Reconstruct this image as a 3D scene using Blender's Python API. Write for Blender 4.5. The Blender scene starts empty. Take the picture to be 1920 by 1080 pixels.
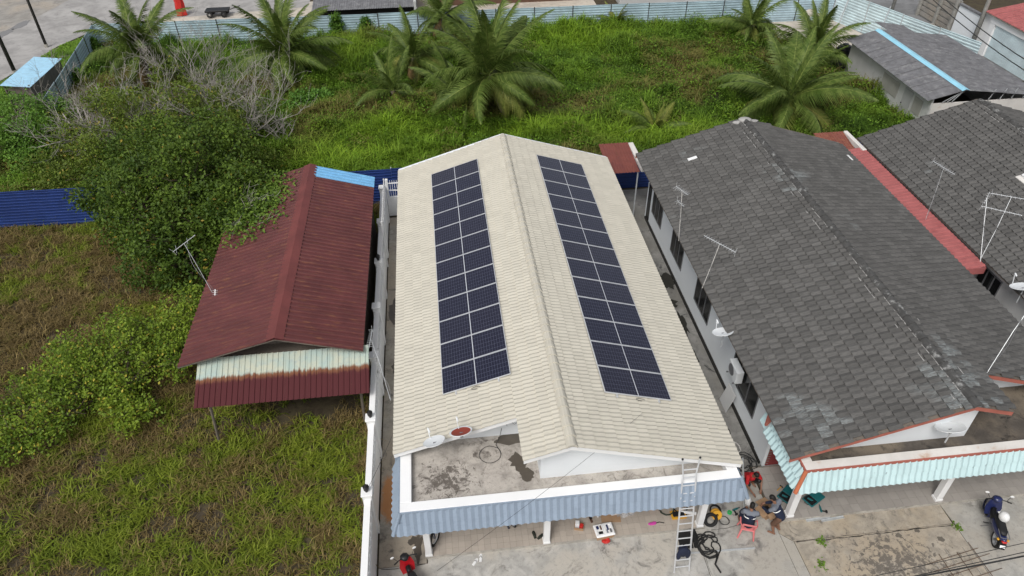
import bpy, bmesh, math, random
import numpy as np
from mathutils import Vector, Matrix, Euler
random.seed(7); rng = np.random.default_rng(11)
sc = bpy.context.scene; col = sc.collection
R = math.radians; PI = math.pi
# ---------------------------------------------------------------- camera
cam_d = bpy.data.cameras.new('camera'); cam = bpy.data.objects.new('camera', cam_d); col.objects.link(cam)
cam_d.sensor_width = 36; cam_d.lens = 36*1347.43/1920; cam_d.clip_start = .1; cam_d.clip_end = 1500
_p, _y, _r = R(39.1217), R(6.1144), R(-0.623)
_f = Vector((math.sin(_y)*math.cos(_p), math.cos(_y)*math.cos(_p), -math.sin(_p)))
_rt = Vector((math.cos(_y), -math.sin(_y), 0)); _up = _rt.cross(_f)
_r2 = _rt*math.cos(_r)+_up*math.sin(_r); _u2 = -_rt*math.sin(_r)+_up*math.cos(_r)
_m = Matrix((_r2, _u2, -_f)).transposed().to_4x4(); _m.translation = (-2.9685, -12.4428, 21.2229)
cam.matrix_world = _m; sc.camera = cam
# ---------------------------------------------------------------- sky, sun, exposure
SUN_EL, SUN_AZ = 53, 213          # sun high, behind the camera's left shoulder, veiled by cloud
w = bpy.data.worlds.new('World'); sc.world = w; w.use_nodes = True
wn = w.node_tree; bg = wn.nodes['Background']
sky = wn.nodes.new('ShaderNodeTexSky'); sky.sky_type = 'NISHITA'; sky.sun_disc = False
sky.sun_elevation = R(SUN_EL); sky.sun_rotation = R(SUN_AZ); sky.air_density = 1.2; sky.dust_density = 4; sky.ozone_density = 1
hs = wn.nodes.new('ShaderNodeHueSaturation'); hs.inputs['Saturation'].default_value = .35
wn.links.new(sky.outputs[0], hs.inputs['Color']); wn.links.new(hs.outputs[0], bg.inputs['Color'])
bg.inputs['Strength'].default_value = .118
sd = bpy.data.lights.new('sun', 'SUN'); sun = bpy.data.objects.new('sun', sd); col.objects.link(sun)
sd.energy = 1.75; sd.angle = R(20); sd.color = (1, .985, .955)
_az = R(SUN_AZ); _d = Vector((math.sin(_az)*math.cos(R(SUN_EL)), math.cos(_az)*math.cos(R(SUN_EL)), math.sin(R(SUN_EL))))
sun.rotation_euler = _d.to_track_quat('Z', 'Y').to_euler(); sun.location = (0, 0, 60)
sc.view_settings.view_transform = 'Standard'; sc.view_settings.look = 'None'; sc.view_settings.gamma = 1
sc.view_settings.use_curve_mapping = False
sc.view_settings.exposure = 0.0
# ---------------------------------------------------------------- helpers
def thing(name, label, cat, loc=(0, 0, 0), rz=0, group=None):
    o = bpy.data.objects.new(name, None); col.objects.link(o); o.empty_display_size = .3
    o.location = loc; o.rotation_euler = (0, 0, rz); o['label'] = label; o['category'] = cat
    if group: o['group'] = group
    return o
def tag(o, label=None, cat=None, group=None, kind=None):
    for k, v in (('label', label), ('category', cat), ('group', group), ('kind', kind)):
        if v: o[k] = v
    return o
def link(name, me, parent=None, mtx=None):
    o = bpy.data.objects.new(name, me); col.objects.link(o)
    if parent: o.parent = parent
    if mtx is not None: o.matrix_basis = mtx
    return o
def copy_tree(o, parent=None):
    c = o.copy(); col.objects.link(c); c.parent = parent
    for ch in list(o.children): copy_tree(ch, c)
    return c
def T(x, y, z): return Matrix.Translation((x, y, z))
def RX(a): return Matrix.Rotation(a, 4, 'X')
def RY(a): return Matrix.Rotation(a, 4, 'Y')
def RZ(a): return Matrix.Rotation(a, 4, 'Z')
def SC(x, y, z): return Matrix.Diagonal((x, y, z, 1))
class MB:
    def __init__(s): s.v = []; s.f = []
    def add(s, vs, fs, M=None):
        n = len(s.v)
        if M is not None: vs = [M @ Vector(v) for v in vs]
        s.v += [tuple(v) for v in vs]; s.f += [tuple(i+n for i in f) for f in fs]; return s
    def box(s, x0, x1, y0, y1, z0, z1, M=None):
        return s.add([(x0,y0,z0),(x1,y0,z0),(x1,y1,z0),(x0,y1,z0),(x0,y0,z1),(x1,y0,z1),(x1,y1,z1),(x0,y1,z1)],
                     [(0,3,2,1),(4,5,6,7),(0,1,5,4),(1,2,6,5),(2,3,7,6),(3,0,4,7)], M)
    def bbox(s, x0, x1, y0, y1, z0, z1, b=.02, M=None):      # box with chamfered edges
        if x1 < x0: x0, x1 = x1, x0
        if y1 < y0: y0, y1 = y1, y0
        bm = bmesh.new(); bmesh.ops.create_cube(bm, size=1)
        for v in bm.verts: v.co = Vector(((x0+x1)/2+v.co.x*(x1-x0), (y0+y1)/2+v.co.y*(y1-y0), (z0+z1)/2+v.co.z*(z1-z0)))
        bmesh.ops.bevel(bm, geom=list(bm.edges), offset=b, segments=1, affect='EDGES', profile=.5)
        s.bm(bm, M); return s
    def bm(s, bm, M=None):
        bm.verts.index_update(); s.add([v.co.copy() for v in bm.verts], [[v.index for v in f.verts] for f in bm.faces], M); bm.free(); return s
    def quad(s, a, b, c, d): return s.add([a, b, c, d], [(0, 1, 2, 3)])
    def prism(s, pts, z0, z1, M=None):                         # ccw xy outline extruded in z
        n = len(pts)
        return s.add([(p[0], p[1], z0) for p in pts]+[(p[0], p[1], z1) for p in pts],
                     [tuple(range(n-1, -1, -1)), tuple(range(n, 2*n))]+[(i, (i+1) % n, n+(i+1) % n, n+i) for i in range(n)], M)
    def tube(s, pts, r, n=6, cap=True, M=None):
        pts = [Vector(p) for p in pts]; k = len(pts); rs = r if isinstance(r, (list, tuple)) else [r]*k
        vs = []; fs = []; ref = None
        for i in range(k):
            t = (pts[min(i+1, k-1)]-pts[max(i-1, 0)])
            t = t.normalized() if t.length > 1e-9 else Vector((0, 0, 1))
            if ref is None: ref = t.orthogonal().normalized()
            ref = (ref-t*ref.dot(t)); ref = ref.normalized() if ref.length > 1e-6 else t.orthogonal().normalized()
            b = t.cross(ref)
            for j in range(n):
                a = 2*PI*j/n; vs.append(pts[i]+(ref*math.cos(a)+b*math.sin(a))*rs[i])
        for i in range(k-1):
            for j in range(n): fs.append((i*n+j, i*n+(j+1) % n, (i+1)*n+(j+1) % n, (i+1)*n+j))
        if cap: fs += [tuple(range(n-1, -1, -1)), tuple(range((k-1)*n, k*n))]
        return s.add(vs, fs, M)
    def lathe(s, prof, n=20, M=None, close=False):              # prof = [(r,z)...] about z
        k = len(prof); vs = [(r*math.cos(2*PI*j/n), r*math.sin(2*PI*j/n), z) for r, z in prof for j in range(n)]
        fs = [(i*n+j, i*n+(j+1) % n, (i+1)*n+(j+1) % n, (i+1)*n+j) for i in range(k-1) for j in range(n)]
        if close: fs += [((k-1)*n+j, (k-1)*n+(j+1) % n, (j+1) % n, j) for j in range(n)]
        return s.add(vs, fs, M)
    def ell(s, c, r, n=14, m=9, M=None):
        vs = [(c[0], c[1], c[2]-r[2])]; fs = []
        for i in range(1, m):
            t = -PI/2+PI*i/m
            for j in range(n): vs.append((c[0]+r[0]*math.cos(t)*math.cos(2*PI*j/n), c[1]+r[1]*math.cos(t)*math.sin(2*PI*j/n), c[2]+r[2]*math.sin(t)))
        vs.append((c[0], c[1], c[2]+r[2])); L = len(vs)-1
        for j in range(n): fs.append((0, 1+(j+1) % n, 1+j)); fs.append((L, L-n+j, L-n+(j+1) % n))
        for i in range(m-2):
            for j in range(n): a = 1+i*n; fs.append((a+j, a+(j+1) % n, a+n+(j+1) % n, a+n+j))
        return s.add(vs, fs, M)
    def mesh(s, name, mat, smooth=False):
        me = bpy.data.meshes.new(name); me.from_pydata(s.v, [], s.f)
        me.materials.append(mat)
        if smooth: me.shade_smooth()
        return me
    def build(s, name, mat, parent=None, smooth=False, label=None, kind=None, mtx=None):
        o = link(name, s.mesh(name, mat, smooth), parent, mtx)
        return tag(o, label=label, kind=kind)
VEG = np.array((1.82, 1.86, 1.32))
def np_mesh(name, V, F, mat, cols=None, smooth=False, gain=1.0):           # V (n,3), F (m,k) arrays; cols (n,3) per vertex
    me = bpy.data.meshes.new(name); V = np.asarray(V, np.float32); F = np.asarray(F, np.int32); k = F.shape[1]
    me.vertices.add(len(V)); me.vertices.foreach_set('co', V.ravel())
    me.loops.add(F.size); me.loops.foreach_set('vertex_index', F.ravel())
    me.polygons.add(len(F)); me.polygons.foreach_set('loop_start', np.arange(0, F.size, k, dtype=np.int32))
    me.update(calc_edges=True); me.materials.append(mat)
    if cols is not None:
        a = me.attributes.new('col', 'FLOAT_COLOR', 'POINT'); c = np.ones((len(V), 4), np.float32); c[:, :3] = np.asarray(cols)*gain
        a.data.foreach_set('color', c.ravel())
    if smooth: me.shade_smooth()
    return me
_lat = rng.random((64, 64))
def vnoise(x, y):
    x = np.asarray(x, float); y = np.asarray(y, float)
    xi = np.floor(x).astype(int); yi = np.floor(y).astype(int); fx = x-xi; fy = y-yi
    fx = fx*fx*(3-2*fx); fy = fy*fy*(3-2*fy); g = lambda a, b: _lat[a % 64, b % 64]
    return (g(xi, yi)*(1-fx)+g(xi+1, yi)*fx)*(1-fy)+(g(xi, yi+1)*(1-fx)+g(xi+1, yi+1)*fx)*fy
def fbm(x, y, o=4):
    s = 0; a = .5; n = 0
    for i in range(o): s = s+a*vnoise(x+17.3*i, y-9.1*i); n += a; a *= .5; x = np.asarray(x)*2.03; y = np.asarray(y)*2.03
    return s/n
# ---------------------------------------------------------------- materials
class NT:
    def __init__(s, name):
        s.m = bpy.data.materials.new(name); s.m.use_nodes = True; s.t = s.m.node_tree; s.b = s.t.nodes['Principled BSDF']
        s.pos = None
    def n(s, t, **k):
        o = s.t.nodes.new('ShaderNode'+t)
        for a, v in k.items(): setattr(o, a, v)
        return o
    def l(s, a, b): s.t.links.new(a, b)
    def P(s, obj=False):
        if obj: return s.n('TexCoord').outputs['Object']
        if s.pos is None: s.pos = s.n('NewGeometry').outputs['Position']
        return s.pos
    def noise(s, scale, detail=4, rough=.55, vec=None, stretch=None, dist=0):
        v = vec or s.P()
        if stretch:
            mp = s.n('Mapping'); mp.inputs['Scale'].default_value = stretch; s.l(v, mp.inputs['Vector']); v = mp.outputs[0]
        o = s.n('TexNoise'); o.inputs['Scale'].default_value = scale; o.inputs['Detail'].default_value = detail
        o.inputs['Roughness'].default_value = rough; o.inputs['Distortion'].default_value = dist; s.l(v, o.inputs['Vector']); return o.outputs['Fac']
    def ramp(s, f, a, b):
        o = s.n('MapRange'); o.inputs['From Min'].default_value = a; o.inputs['From Max'].default_value = b; o.clamp = True
        o.interpolation_type = 'SMOOTHSTEP'; s.l(f, o.inputs['Value']); return o.outputs[0]
    def mix(s, f, a, b, mode='MIX'):
        o = s.n('Mix', data_type='RGBA', blend_type=mode); 
        if hasattr(f, 'links'): s.l(f, o.inputs[0])
        else: o.inputs[0].default_value = f
        for i, c in ((6, a), (7, b)):
            if hasattr(c, 'links'): s.l(c, o.inputs[i])
            else: o.inputs[i].default_value = (*c, 1)
        return o.outputs[2]
    def math(s, op, a, b=0, c=0):
        o = s.n('Math', operation=op)
        for i, x in enumerate((a, b, c)):
            if hasattr(x, 'links'): s.l(x, o.inputs[i])
            else: o.inputs[i].default_value = x
        return o.outputs[0]
    def attr(s, name, t='GEOMETRY'):
        o = s.n('Attribute', attribute_name=name, attribute_type=t); return o
    def base(s, c):
        if hasattr(c, 'links'): s.l(c, s.b.inputs['Base Color'])
        else: s.b.inputs['Base Color'].default_value = (*c, 1)
    def bump(s, h, strength=.3, dist=.02):
        o = s.n('Bump'); o.inputs['Strength'].default_value = strength; o.inputs['Distance'].default_value = dist
        s.l(h, o.inputs['Height']); s.l(o.outputs[0], s.b.inputs['Normal'])
    def set(s, rough=.6, metal=0, spec=.5):
        s.b.inputs['Roughness'].default_value = rough; s.b.inputs['Metallic'].default_value = metal; s.b.inputs['Specular IOR Level'].default_value = spec
def paint(name, c, var=.12, rough=.5, metal=0, scale=1.5, dirt=None, dirt_amt=(.55, .8), bump=0, spec=.4, fine=14):
    t = NT(name); d = tuple(x*(1-var) for x in c); u = tuple(min(1, x*(1+var*.5)) for x in c)
    k = t.mix(t.ramp(t.noise(scale, 5), .3, .7), d, u)
    k = t.mix(t.math('MULTIPLY', t.ramp(t.noise(fine, 3), .35, .75), .35), k, d)
    if dirt: k = t.mix(t.ramp(t.noise(scale*.9, 6, .65), *dirt_amt), k, dirt)
    t.base(k); t.set(rough, metal, spec)
    if bump: t.bump(t.noise(25, 5), bump, .01)
    return t.m
def concrete(name, c, dark, warm=None, wetness=.0, s=.9, spot=None):
    t = NT(name)
    k = t.mix(t.ramp(t.noise(s*2.2, 6, .65, dist=.6), .3, .72), tuple(x*.72 for x in c), tuple(min(1, x*1.12) for x in c))
    if warm: k = t.mix(t.ramp(t.noise(s*.55, 4, .6), .42, .62), k, warm)
    k = t.mix(t.ramp(t.noise(s*1.3, 8, .72, dist=1.2), .53, .70), k, dark)
    k = t.mix(t.math('MULTIPLY', t.ramp(t.noise(s*7, 7, .78), .5, .68), .6), k, tuple(x*.5 for x in c))
    k = t.mix(t.math('MULTIPLY', t.ramp(t.noise(45, 3), .4, .8), .25), k, dark)
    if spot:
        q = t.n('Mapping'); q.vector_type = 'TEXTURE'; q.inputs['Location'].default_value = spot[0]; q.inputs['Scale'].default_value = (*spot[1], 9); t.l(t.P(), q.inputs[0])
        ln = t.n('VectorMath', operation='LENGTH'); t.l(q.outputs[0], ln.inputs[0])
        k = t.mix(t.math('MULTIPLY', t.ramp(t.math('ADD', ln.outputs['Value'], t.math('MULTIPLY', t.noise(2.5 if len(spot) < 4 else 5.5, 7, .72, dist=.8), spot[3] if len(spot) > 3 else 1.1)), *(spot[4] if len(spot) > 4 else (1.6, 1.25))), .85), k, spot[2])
    t.base(k); t.set(.82, 0, .25); t.bump(t.noise(30, 6, .7), .35, .01); return t.m
M_yard = concrete('yard_concrete', (.50, .485, .455), (.19, .18, .165), (.50, .465, .41))
M_yard2 = concrete('yard_concrete_warm', (.44, .39, .32), (.11, .10, .09), (.43, .36, .27), s=1.1, spot=((10.3, -1.7, 0), (2.6, 1.5), (.13, .115, .10), 4.6, (2.72, 2.48)))
M_yard3 = concrete('yard_concrete_grey', (.46, .445, .41), (.17, .16, .15), (.42, .39, .34), s=.8)
M_side = concrete('passage_concrete', (.40, .37, .32), (.13, .12, .11), (.40, .345, .275), s=.8, spot=((-5.5, 2.6, 0), (.55, 1.15), (.50, .22, .075)))
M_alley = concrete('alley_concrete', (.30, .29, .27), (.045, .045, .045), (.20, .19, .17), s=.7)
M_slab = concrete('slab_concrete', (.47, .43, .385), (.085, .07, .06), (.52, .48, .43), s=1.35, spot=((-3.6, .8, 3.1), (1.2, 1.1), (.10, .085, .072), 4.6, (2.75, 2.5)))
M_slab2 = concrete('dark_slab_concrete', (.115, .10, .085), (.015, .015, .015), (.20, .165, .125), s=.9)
M_road = concrete('road_asphalt', (.40, .385, .37), (.30, .29, .28), None, s=.25)
M_road2 = concrete('road_asphalt_grey', (.22, .22, .22), (.15, .15, .15), None, s=.3)
M_gravel = concrete('gravel_lot', (.36, .34, .31), (.22, .20, .18), (.40, .35, .29), s=.4)
M_sand = concrete('sand_lot', (.58, .53, .46), (.38, .34, .29), (.60, .54, .45), s=.3)
M_dirt = concrete('bare_soil', (.075, .058, .038), (.025, .02, .012), (.085, .07, .04), s=2.2)
M_kerb = concrete('kerb_concrete', (.48, .45, .40), (.22, .2, .17), None, s=1)
def _ny(s):
    c = s.n('SeparateXYZ'); s.l(s.P(), c.inputs[0]); return c.outputs[1]
NT.n_y = _ny
def tiles_mat(name, c, var, lich=None, lich_amt=(.62, .8), rough=.8, band=None):
    t = NT(name)
    a = t.math('ADD', t.attr('rnd').outputs['Fac'], t.attr('rnd', 'OBJECT').outputs['Fac'])
    k = t.mix(a, tuple(x*(1-var) for x in c), tuple(min(1, x*(1+var)) for x in c))
    if band: k = t.mix(t.math('MULTIPLY', t.ramp(t.noise(band[1], 3), .45, .62), .7), k, band[0])
    if lich:
        f = t.math('MULTIPLY', t.ramp(t.math('ADD', t.math('MULTIPLY', a, .16), t.math('ADD', t.math('MULTIPLY', t.noise(.28, 2), .95), t.math('MULTIPLY', t.ramp(t.n_y(), 3.5, .0), .16))), *lich_amt), t.ramp(t.noise(7, 5, .7, stretch=(1, 6, 1)), .38, .62))
        k = t.mix(f, k, lich)
    k = t.mix(t.math('MULTIPLY', t.ramp(t.noise(9, 5, .7, stretch=(.6, 4, 1)), .40, .70), .65 if lich else .12), k, tuple(x*.45 for x in c))
    t.base(k); t.set(rough, 0, .3); t.bump(t.noise(60, 4, .7), .25, .006); return t.m
M_cream = tiles_mat('cream_tile', (.56, .527, .445), .05, rough=.75)
M_mortar = paint('lime_mortar', (.40, .39, .375), .2, .9)
M_cream_ridge = paint('cream_ridge', (.57, .537, .455), .08, .75)
M_grey = tiles_mat('grey_tile', (.118, .114, .108), .20, lich=(.26, .285, .285), lich_amt=(.72, .86))
M_grey_ridge = paint('grey_ridge', (.085, .083, .08), .3, .85, dirt=(.33, .33, .32), dirt_amt=(.55, .7), scale=3)
M_bluet = tiles_mat('blue_fascia_tile', (.29, .355, .44), .05, rough=.55)
M_cyant = tiles_mat('cyan_fascia_tile', (.50, .71, .73), .06, rough=.65, band=((.62, .76, .77), 3))
def peeling(name, c, under, s=9, amt=(.60, .66), rough=.6):
    t = NT(name); k = t.mix(t.ramp(t.noise(2, 5), .3, .7), tuple(x*.9 for x in c), c)
    k = t.mix(t.ramp(t.noise(s, 6, .7, stretch=(1, 1, .25)), *amt), k, under); t.base(k); t.set(rough); return t.m
M_cyant = peeling('peeling_cyan_tile', (.55, .73, .745), (.22, .29, .31), 10, (.62, .70))
M_white = paint('white_paint', (.86, .86, .855), .03, .6, scale=.8, dirt=(.76, .76, .75), dirt_amt=(.6, .85))
M_whitew = paint('pale_blue_white_wall', (.83, .86, .88), .04, .7, scale=.6, dirt=(.70, .73, .74), dirt_amt=(.6, .85))
M_whited = paint('weathered_white', (.72, .69, .65), .1, .7, scale=1.2, dirt=(.48, .27, .14), dirt_amt=(.58, .78))
M_wallgrey = paint('grey_white_wall', (.55, .55, .54), .1, .8, scale=.8, dirt=(.3, .3, .28), dirt_amt=(.6, .8))
M_redtrim = paint('red_trim', (.42, .13, .095), .15, .6, dirt=(.5, .2, .1), dirt_amt=(.6, .8))
M_orangetrim = paint('orange_trim', (.50, .15, .07), .12, .6)
M_redroof = paint('red_sheet', (.40, .125, .12), .12, .5, scale=2, dirt=(.31, .09, .088), dirt_amt=(.5, .7))
M_leanroof = paint('brown_red_sheet', (.21, .065, .05), .15, .55, scale=2, dirt=(.16, .05, .045), dirt_amt=(.5, .7))
def rust(name, c, streak, amt=.75, rough=.42, lo=.56, stretch=(1.2, 9, 1.2)):
    t = NT(name); k = t.mix(t.ramp(t.noise(.9, 5), .3, .7), tuple(x*.85 for x in c), tuple(x*1.15 for x in c))
    k = t.mix(t.math('MULTIPLY', t.ramp(t.noise(1.5, 6, .65, stretch=stretch), lo, lo+.14), amt), k, streak)
    k = t.mix(t.math('MULTIPLY', t.ramp(t.noise(12, 5, .7), .5, .75), .4), k, tuple(x*.6 for x in c))
    t.base(k); t.set(rough, .0, .5); return t.m
M_maroon = rust('maroon_sheet', (.122, .035, .034), (.20, .078, .042), .75, .45, .53)
M_maroon_cap = rust('maroon_cap', (.165, .042, .038), (.20, .062, .042), .5, .5, .55)
def awning_mat():
    t = NT('faded_awning_sheet'); c = t.n('SeparateXYZ'); t.l(t.P(), c.inputs[0])
    h = t.math('ADD', t.math('ADD', c.outputs[1], t.math('MULTIPLY', t.noise(5, 4, .6, stretch=(2.0, .01, .01)), .35)), t.math('MULTIPLY', t.noise(11, 4), .12))
    k = t.mix(t.ramp(t.noise(1.4, 5, .6), .3, .7), (.40, .50, .46), (.52, .53, .42))
    k = t.mix(t.ramp(t.noise(9, 5), .5, .8), k, (.36, .43, .43))
    k = t.mix(t.ramp(h, 6.83, 6.70), k, (.20, .085, .045))
    k = t.mix(t.ramp(h, 6.70, 6.54), k, (.088, .022, .025)); t.base(k); t.set(.75, 0, .2); return t.m
M_awning = awning_mat()
M_bluefence = rust('blue_fence_sheet', (.020, .045, .175), (.03, .045, .11), .5, .34, .6)
M_lightfence = rust('pale_blue_sheet', (.40, .52, .58), (.30, .36, .38), .55, .4, .56)
M_palefence = rust('pale_cyan_sheet', (.58, .70, .73), (.45, .52, .53), .5, .4, .6)
M_bluesheet = paint('sky_blue_sheet', (.20, .47, .74), .12, .45, scale=3)
M_skysheet = paint('light_blue_sheet', (.36, .60, .76), .1, .45, scale=3)
M_cyancap = paint('cyan_ridge_cap', (.33, .66, .82), .1, .45)
M_asb = paint('asbestos_sheet', (.19, .19, .20), .25, .9, scale=2.5, dirt=(.29, .29, .29), dirt_amt=(.5, .75), bump=.4, fine=30)
M_wood = rust('old_timber', (.16, .135, .11), (.08, .07, .06), .6, .8, .5, (8, 8, 1))
M_woodl = paint('light_timber', (.42, .30, .19), .2, .8)
M_dark = paint('dark_interior', (.02, .018, .016), .2, .9)
M_black = paint('black_plastic', (.012, .012, .013), .2, .45)
M_rubber = paint('black_rubber', (.016, .016, .016), .3, .75)
M_frame = paint('window_frame', (.20, .20, .21), .1, .4, .3)
M_steel = paint('galvanised_steel', (.60, .62, .63), .12, .4, .35, dirt=(.40, .42, .43), dirt_amt=(.55, .75), scale=6)
M_alu = paint('aluminium', (.68, .69, .70), .08, .4, .4)
M_brick = paint('red_brick', (.24, .04, .04), .2, .8)
M_box = paint('cardboard', (.40, .255, .15), .15, .85)
M_foam = paint('white_foam', (.82, .82, .82), .04, .7)
M_redp = paint('red_plastic', (.55, .03, .025), .1, .35)
M_pink = paint('pink_plastic', (.72, .21, .21), .08, .45)
M_teal = paint('teal_plastic', (.012, .13, .14), .15, .5)
M_yellow = paint('yellow_plastic', (.70, .36, .03), .12, .45)
M_green = paint('green_plastic', (.02, .42, .10), .1, .4)
M_magenta = paint('magenta_cloth', (.55, .06, .33), .1, .8)
M_wire = paint('cable_black', (.03, .03, .03), .1, .5)
M_wirew = paint('cable_pale', (.55, .53, .5), .1, .5)
M_pole = concrete('pole_concrete', (.37, .36, .33), (.22, .21, .19), None, s=1.5)
M_poled = paint('dark_pole', (.05, .047, .043), .2, .8)
M_navy = paint('navy_cloth', (.014, .02, .045), .15, .85)
M_greyc = paint('grey_cloth', (.17, .185, .22), .12, .85)
M_redc = paint('red_cloth', (.48, .015, .02), .1, .8)
M_brownc = paint('brown_cloth', (.13, .07, .045), .15, .85)
M_skin = paint('skin', (.24, .12, .075), .08, .55)
M_hair = paint('hair', (.01, .008, .007), .2, .6)
M_helm = paint('white_helmet', (.80, .80, .79), .03, .25)
M_dish = paint('dish_white', (.74, .76, .77), .05, .45)
M_dishrust = paint('dish_rust', (.30, .055, .035), .15, .75)
M_bluep = paint('blue_paint', (.02, .028, .10), .1, .25, spec=.6)
M_redscoot = paint('red_paint', (.50, .012, .02), .1, .25, spec=.6)
M_seat = paint('black_seat', (.014, .014, .015), .2, .55)
M_glassd = NT('dark_glass'); M_glassd.base((.012, .013, .014)); M_glassd.set(.12, 0, .5); M_glassd = M_glassd.m
def tile_floor(name, c):
    t = NT(name); a = t.math('ADD', t.attr('rnd').outputs['Fac'], t.attr('rnd', 'OBJECT').outputs['Fac'])
    k = t.mix(a, tuple(x*.93 for x in c), tuple(x*1.05 for x in c))
    k = t.mix(t.math('MULTIPLY', t.ramp(t.noise(1.2, 6, .7), .45, .8), .5), k, tuple(x*.6 for x in c)); t.base(k); t.set(.45, 0, .4); return t.m
M_ftile = tile_floor('porch_floor_tile', (.45, .395, .34))
M_ftile2 = tile_floor('grey_porch_floor_tile', (.345, .318, .29))
M_grout = paint('grout', (.25, .22, .19), .15, .9)
def cell_mat():
    t = NT('solar_cells'); c = t.n('SeparateXYZ'); t.l(t.P(True), c.inputs[0])
    def line(v, pitch, off, w):      # 1 on a gridline
        f = t.math('FRACT', t.math('ADD', t.math('DIVIDE', v, pitch), off)); g = t.math('ABSOLUTE', t.math('SUBTRACT', f, .5)); return t.math('LESS_THAN', g, w/pitch/2)
    ax = t.math('ABSOLUTE', c.outputs[0])
    g = t.math('MAXIMUM', line(t.math('SUBTRACT', ax, .012), .0925, .5, .0045), line(c.outputs[1], .1835, .5, .0065))
    mid = t.math('LESS_THAN', ax, .012)
    nz = t.mix(t.attr('rnd', 'OBJECT').outputs['Fac'], (.011, .012, .031), (.019, .018, .034))
    k = t.mix(t.math('MULTIPLY', g, .75), nz, (.17, .18, .23)); k = t.mix(mid, k, (.62, .63, .66)); t.base(k); t.set(.13, 0, .55); return t.m
M_cells = cell_mat()
def leafmat(name, rough=.5, trans=.25):
    t = NT(name); a = t.attr('col').outputs['Color']; t.base(a); t.set(rough, 0, .18)
    tr = t.n('BsdfTranslucent'); t.l(t.mix(1.0, a, (1.3, 1.35, .7), 'MULTIPLY'), tr.inputs['Color'])
    mx = t.n('MixShader'); mx.inputs[0].default_value = trans; out = t.t.nodes['Material Output']
    t.l(t.b.outputs[0], mx.inputs[1]); t.l(tr.outputs[0], mx.inputs[2]); t.l(mx.outputs[0], out.inputs['Surface']); return t.m
M_leaf = leafmat('leaf'); M_grass = leafmat('grass_blade', .6, .25)
def palmmat(name, c1, c2):
    t = NT(name); k = t.mix(t.attr('col').outputs['Fac'], c1, c2); k = t.mix(t.ramp(t.noise(6, 4), .4, .8), k, tuple(x*.7 for x in c1)); t.base(k); t.set(.5, 0, .22)
    tr = t.n('BsdfTranslucent'); t.l(k, tr.inputs['Color']); mx = t.n('MixShader'); mx.inputs[0].default_value = .2
    out = t.t.nodes['Material Output']; t.l(t.b.outputs[0], mx.inputs[1]); t.l(tr.outputs[0], mx.inputs[2]); t.l(mx.outputs[0], out.inputs['Surface']); return t.m
M_palm = palmmat('palm_frond', (.072, .122, .020), (.24, .30, .075))
M_palmy = palmmat('palm_frond_yellow', (.15, .19, .035), (.32, .31, .08))
M_palmdry = palmmat('palm_frond_dry', (.20, .13, .06), (.36, .25, .11))
M_bark = paint('palm_bark', (.15, .12, .09), .3, .9, bump=.5)
M_twig = paint('grey_twig', (.38, .35, .315), .2, .9)
M_trunk = paint('brown_trunk', (.11, .085, .06), .25, .9)
# ================================================================ the setting
CAM = np.array([-2.97, -12.44, 21.22])
def sheet(name, pts, z, m, parent=None, th=None):
    mb = MB()
    if th: mb.prism(pts, z-th, z)
    else: mb.add([(x, y, z) for x, y in pts], [tuple(range(len(pts)))])
    o = mb.build(name, m, parent)
    if not parent: o['kind'] = 'structure'
    return o
def rect(x0, x1, y0, y1): return [(x0, y0), (x1, y0), (x1, y1), (x0, y1)]
sheet('ground', rect(-400, 400, -300, 600), -.05, M_dirt)
yard = sheet('yard_base', rect(-6.0, 60, -30, 2.4), -.035, M_dirt)
def slab(pts, m, z=0.0): sheet('concrete_slab', pts, z, m, yard, .03)
slab([(-5.98, -30), (4.35, -30), (4.35, .19), (-4.42, .19), (-4.42, .02), (-5.98, .02)], M_yard)
slab([(4.37, -30), (7.38, -30), (7.06, .17), (7.06, 2.38), (4.70, 2.38), (4.70, .19), (4.37, .19)], M_yard3)
slab([(7.40, -30), (8.12, -30), (7.42, -.62), (7.08, -.30)], M_yard3)
slab([(7.08, -.28), (7.42, -.60), (12.90, -.60), (12.90, .13), (7.08, .15)], M_yard2)
slab([(8.14, -30), (13.55, -30), (12.95, -.62), (7.44, -.62)], M_yard2)
slab([(13.57, -30), (40, -30), (40, .13), (12.92, .13), (12.97, -.6)], M_yard3)
sheet('side_passage', [(-5.98, .04), (-4.46, .04), (-4.46, 2.4), (-4.7, 2.4), (-4.7, 20.2), (-5.98, 20.2)], 0, M_side, None, .03)
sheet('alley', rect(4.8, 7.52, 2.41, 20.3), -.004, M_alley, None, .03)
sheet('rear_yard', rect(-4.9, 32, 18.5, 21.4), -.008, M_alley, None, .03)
# roads, lots, verges, puddles
sheet('road', [(-36.4, 36), (-34.2, 44.5), (-33.2, 48.8), (-31.5, 52.2), (-28, 54.3), (-14, 56), (-14, 75), (-30, 75), (-36.5, 61.5), (-38.5, 53), (-41.5, 36)], .004, M_road)
sheet('gravel_lot', [(-41.5, 36), (-38.5, 53), (-36.5, 61.5), (-30, 75), (-90, 75), (-90, 36)], .0, M_gravel)
sheet('sand_lot', [(-27.5, 48.9), (-3, 48.6), (12, 48), (12, 58), (-14, 57.5), (-27, 54.2)], .002, M_sand)
sheet('sand_patch', [(23.5, 41), (28, 39), (31.6, 37), (32.5, 40), (31, 46), (24, 46.2)], .10, M_sand)
sheet('side_road', [(31.8, 48), (33.6, 41.5), (36.5, 36), (40, 30), (45, 30), (39.5, 41), (41.5, 48), (60, 56), (60, 75), (20, 75), (20, 49)], .004, M_road2)
M_water = NT('puddle_water'); M_water.base((.20, .19, .18)); M_water.set(.04, 0, .5); M_water = M_water.m
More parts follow.
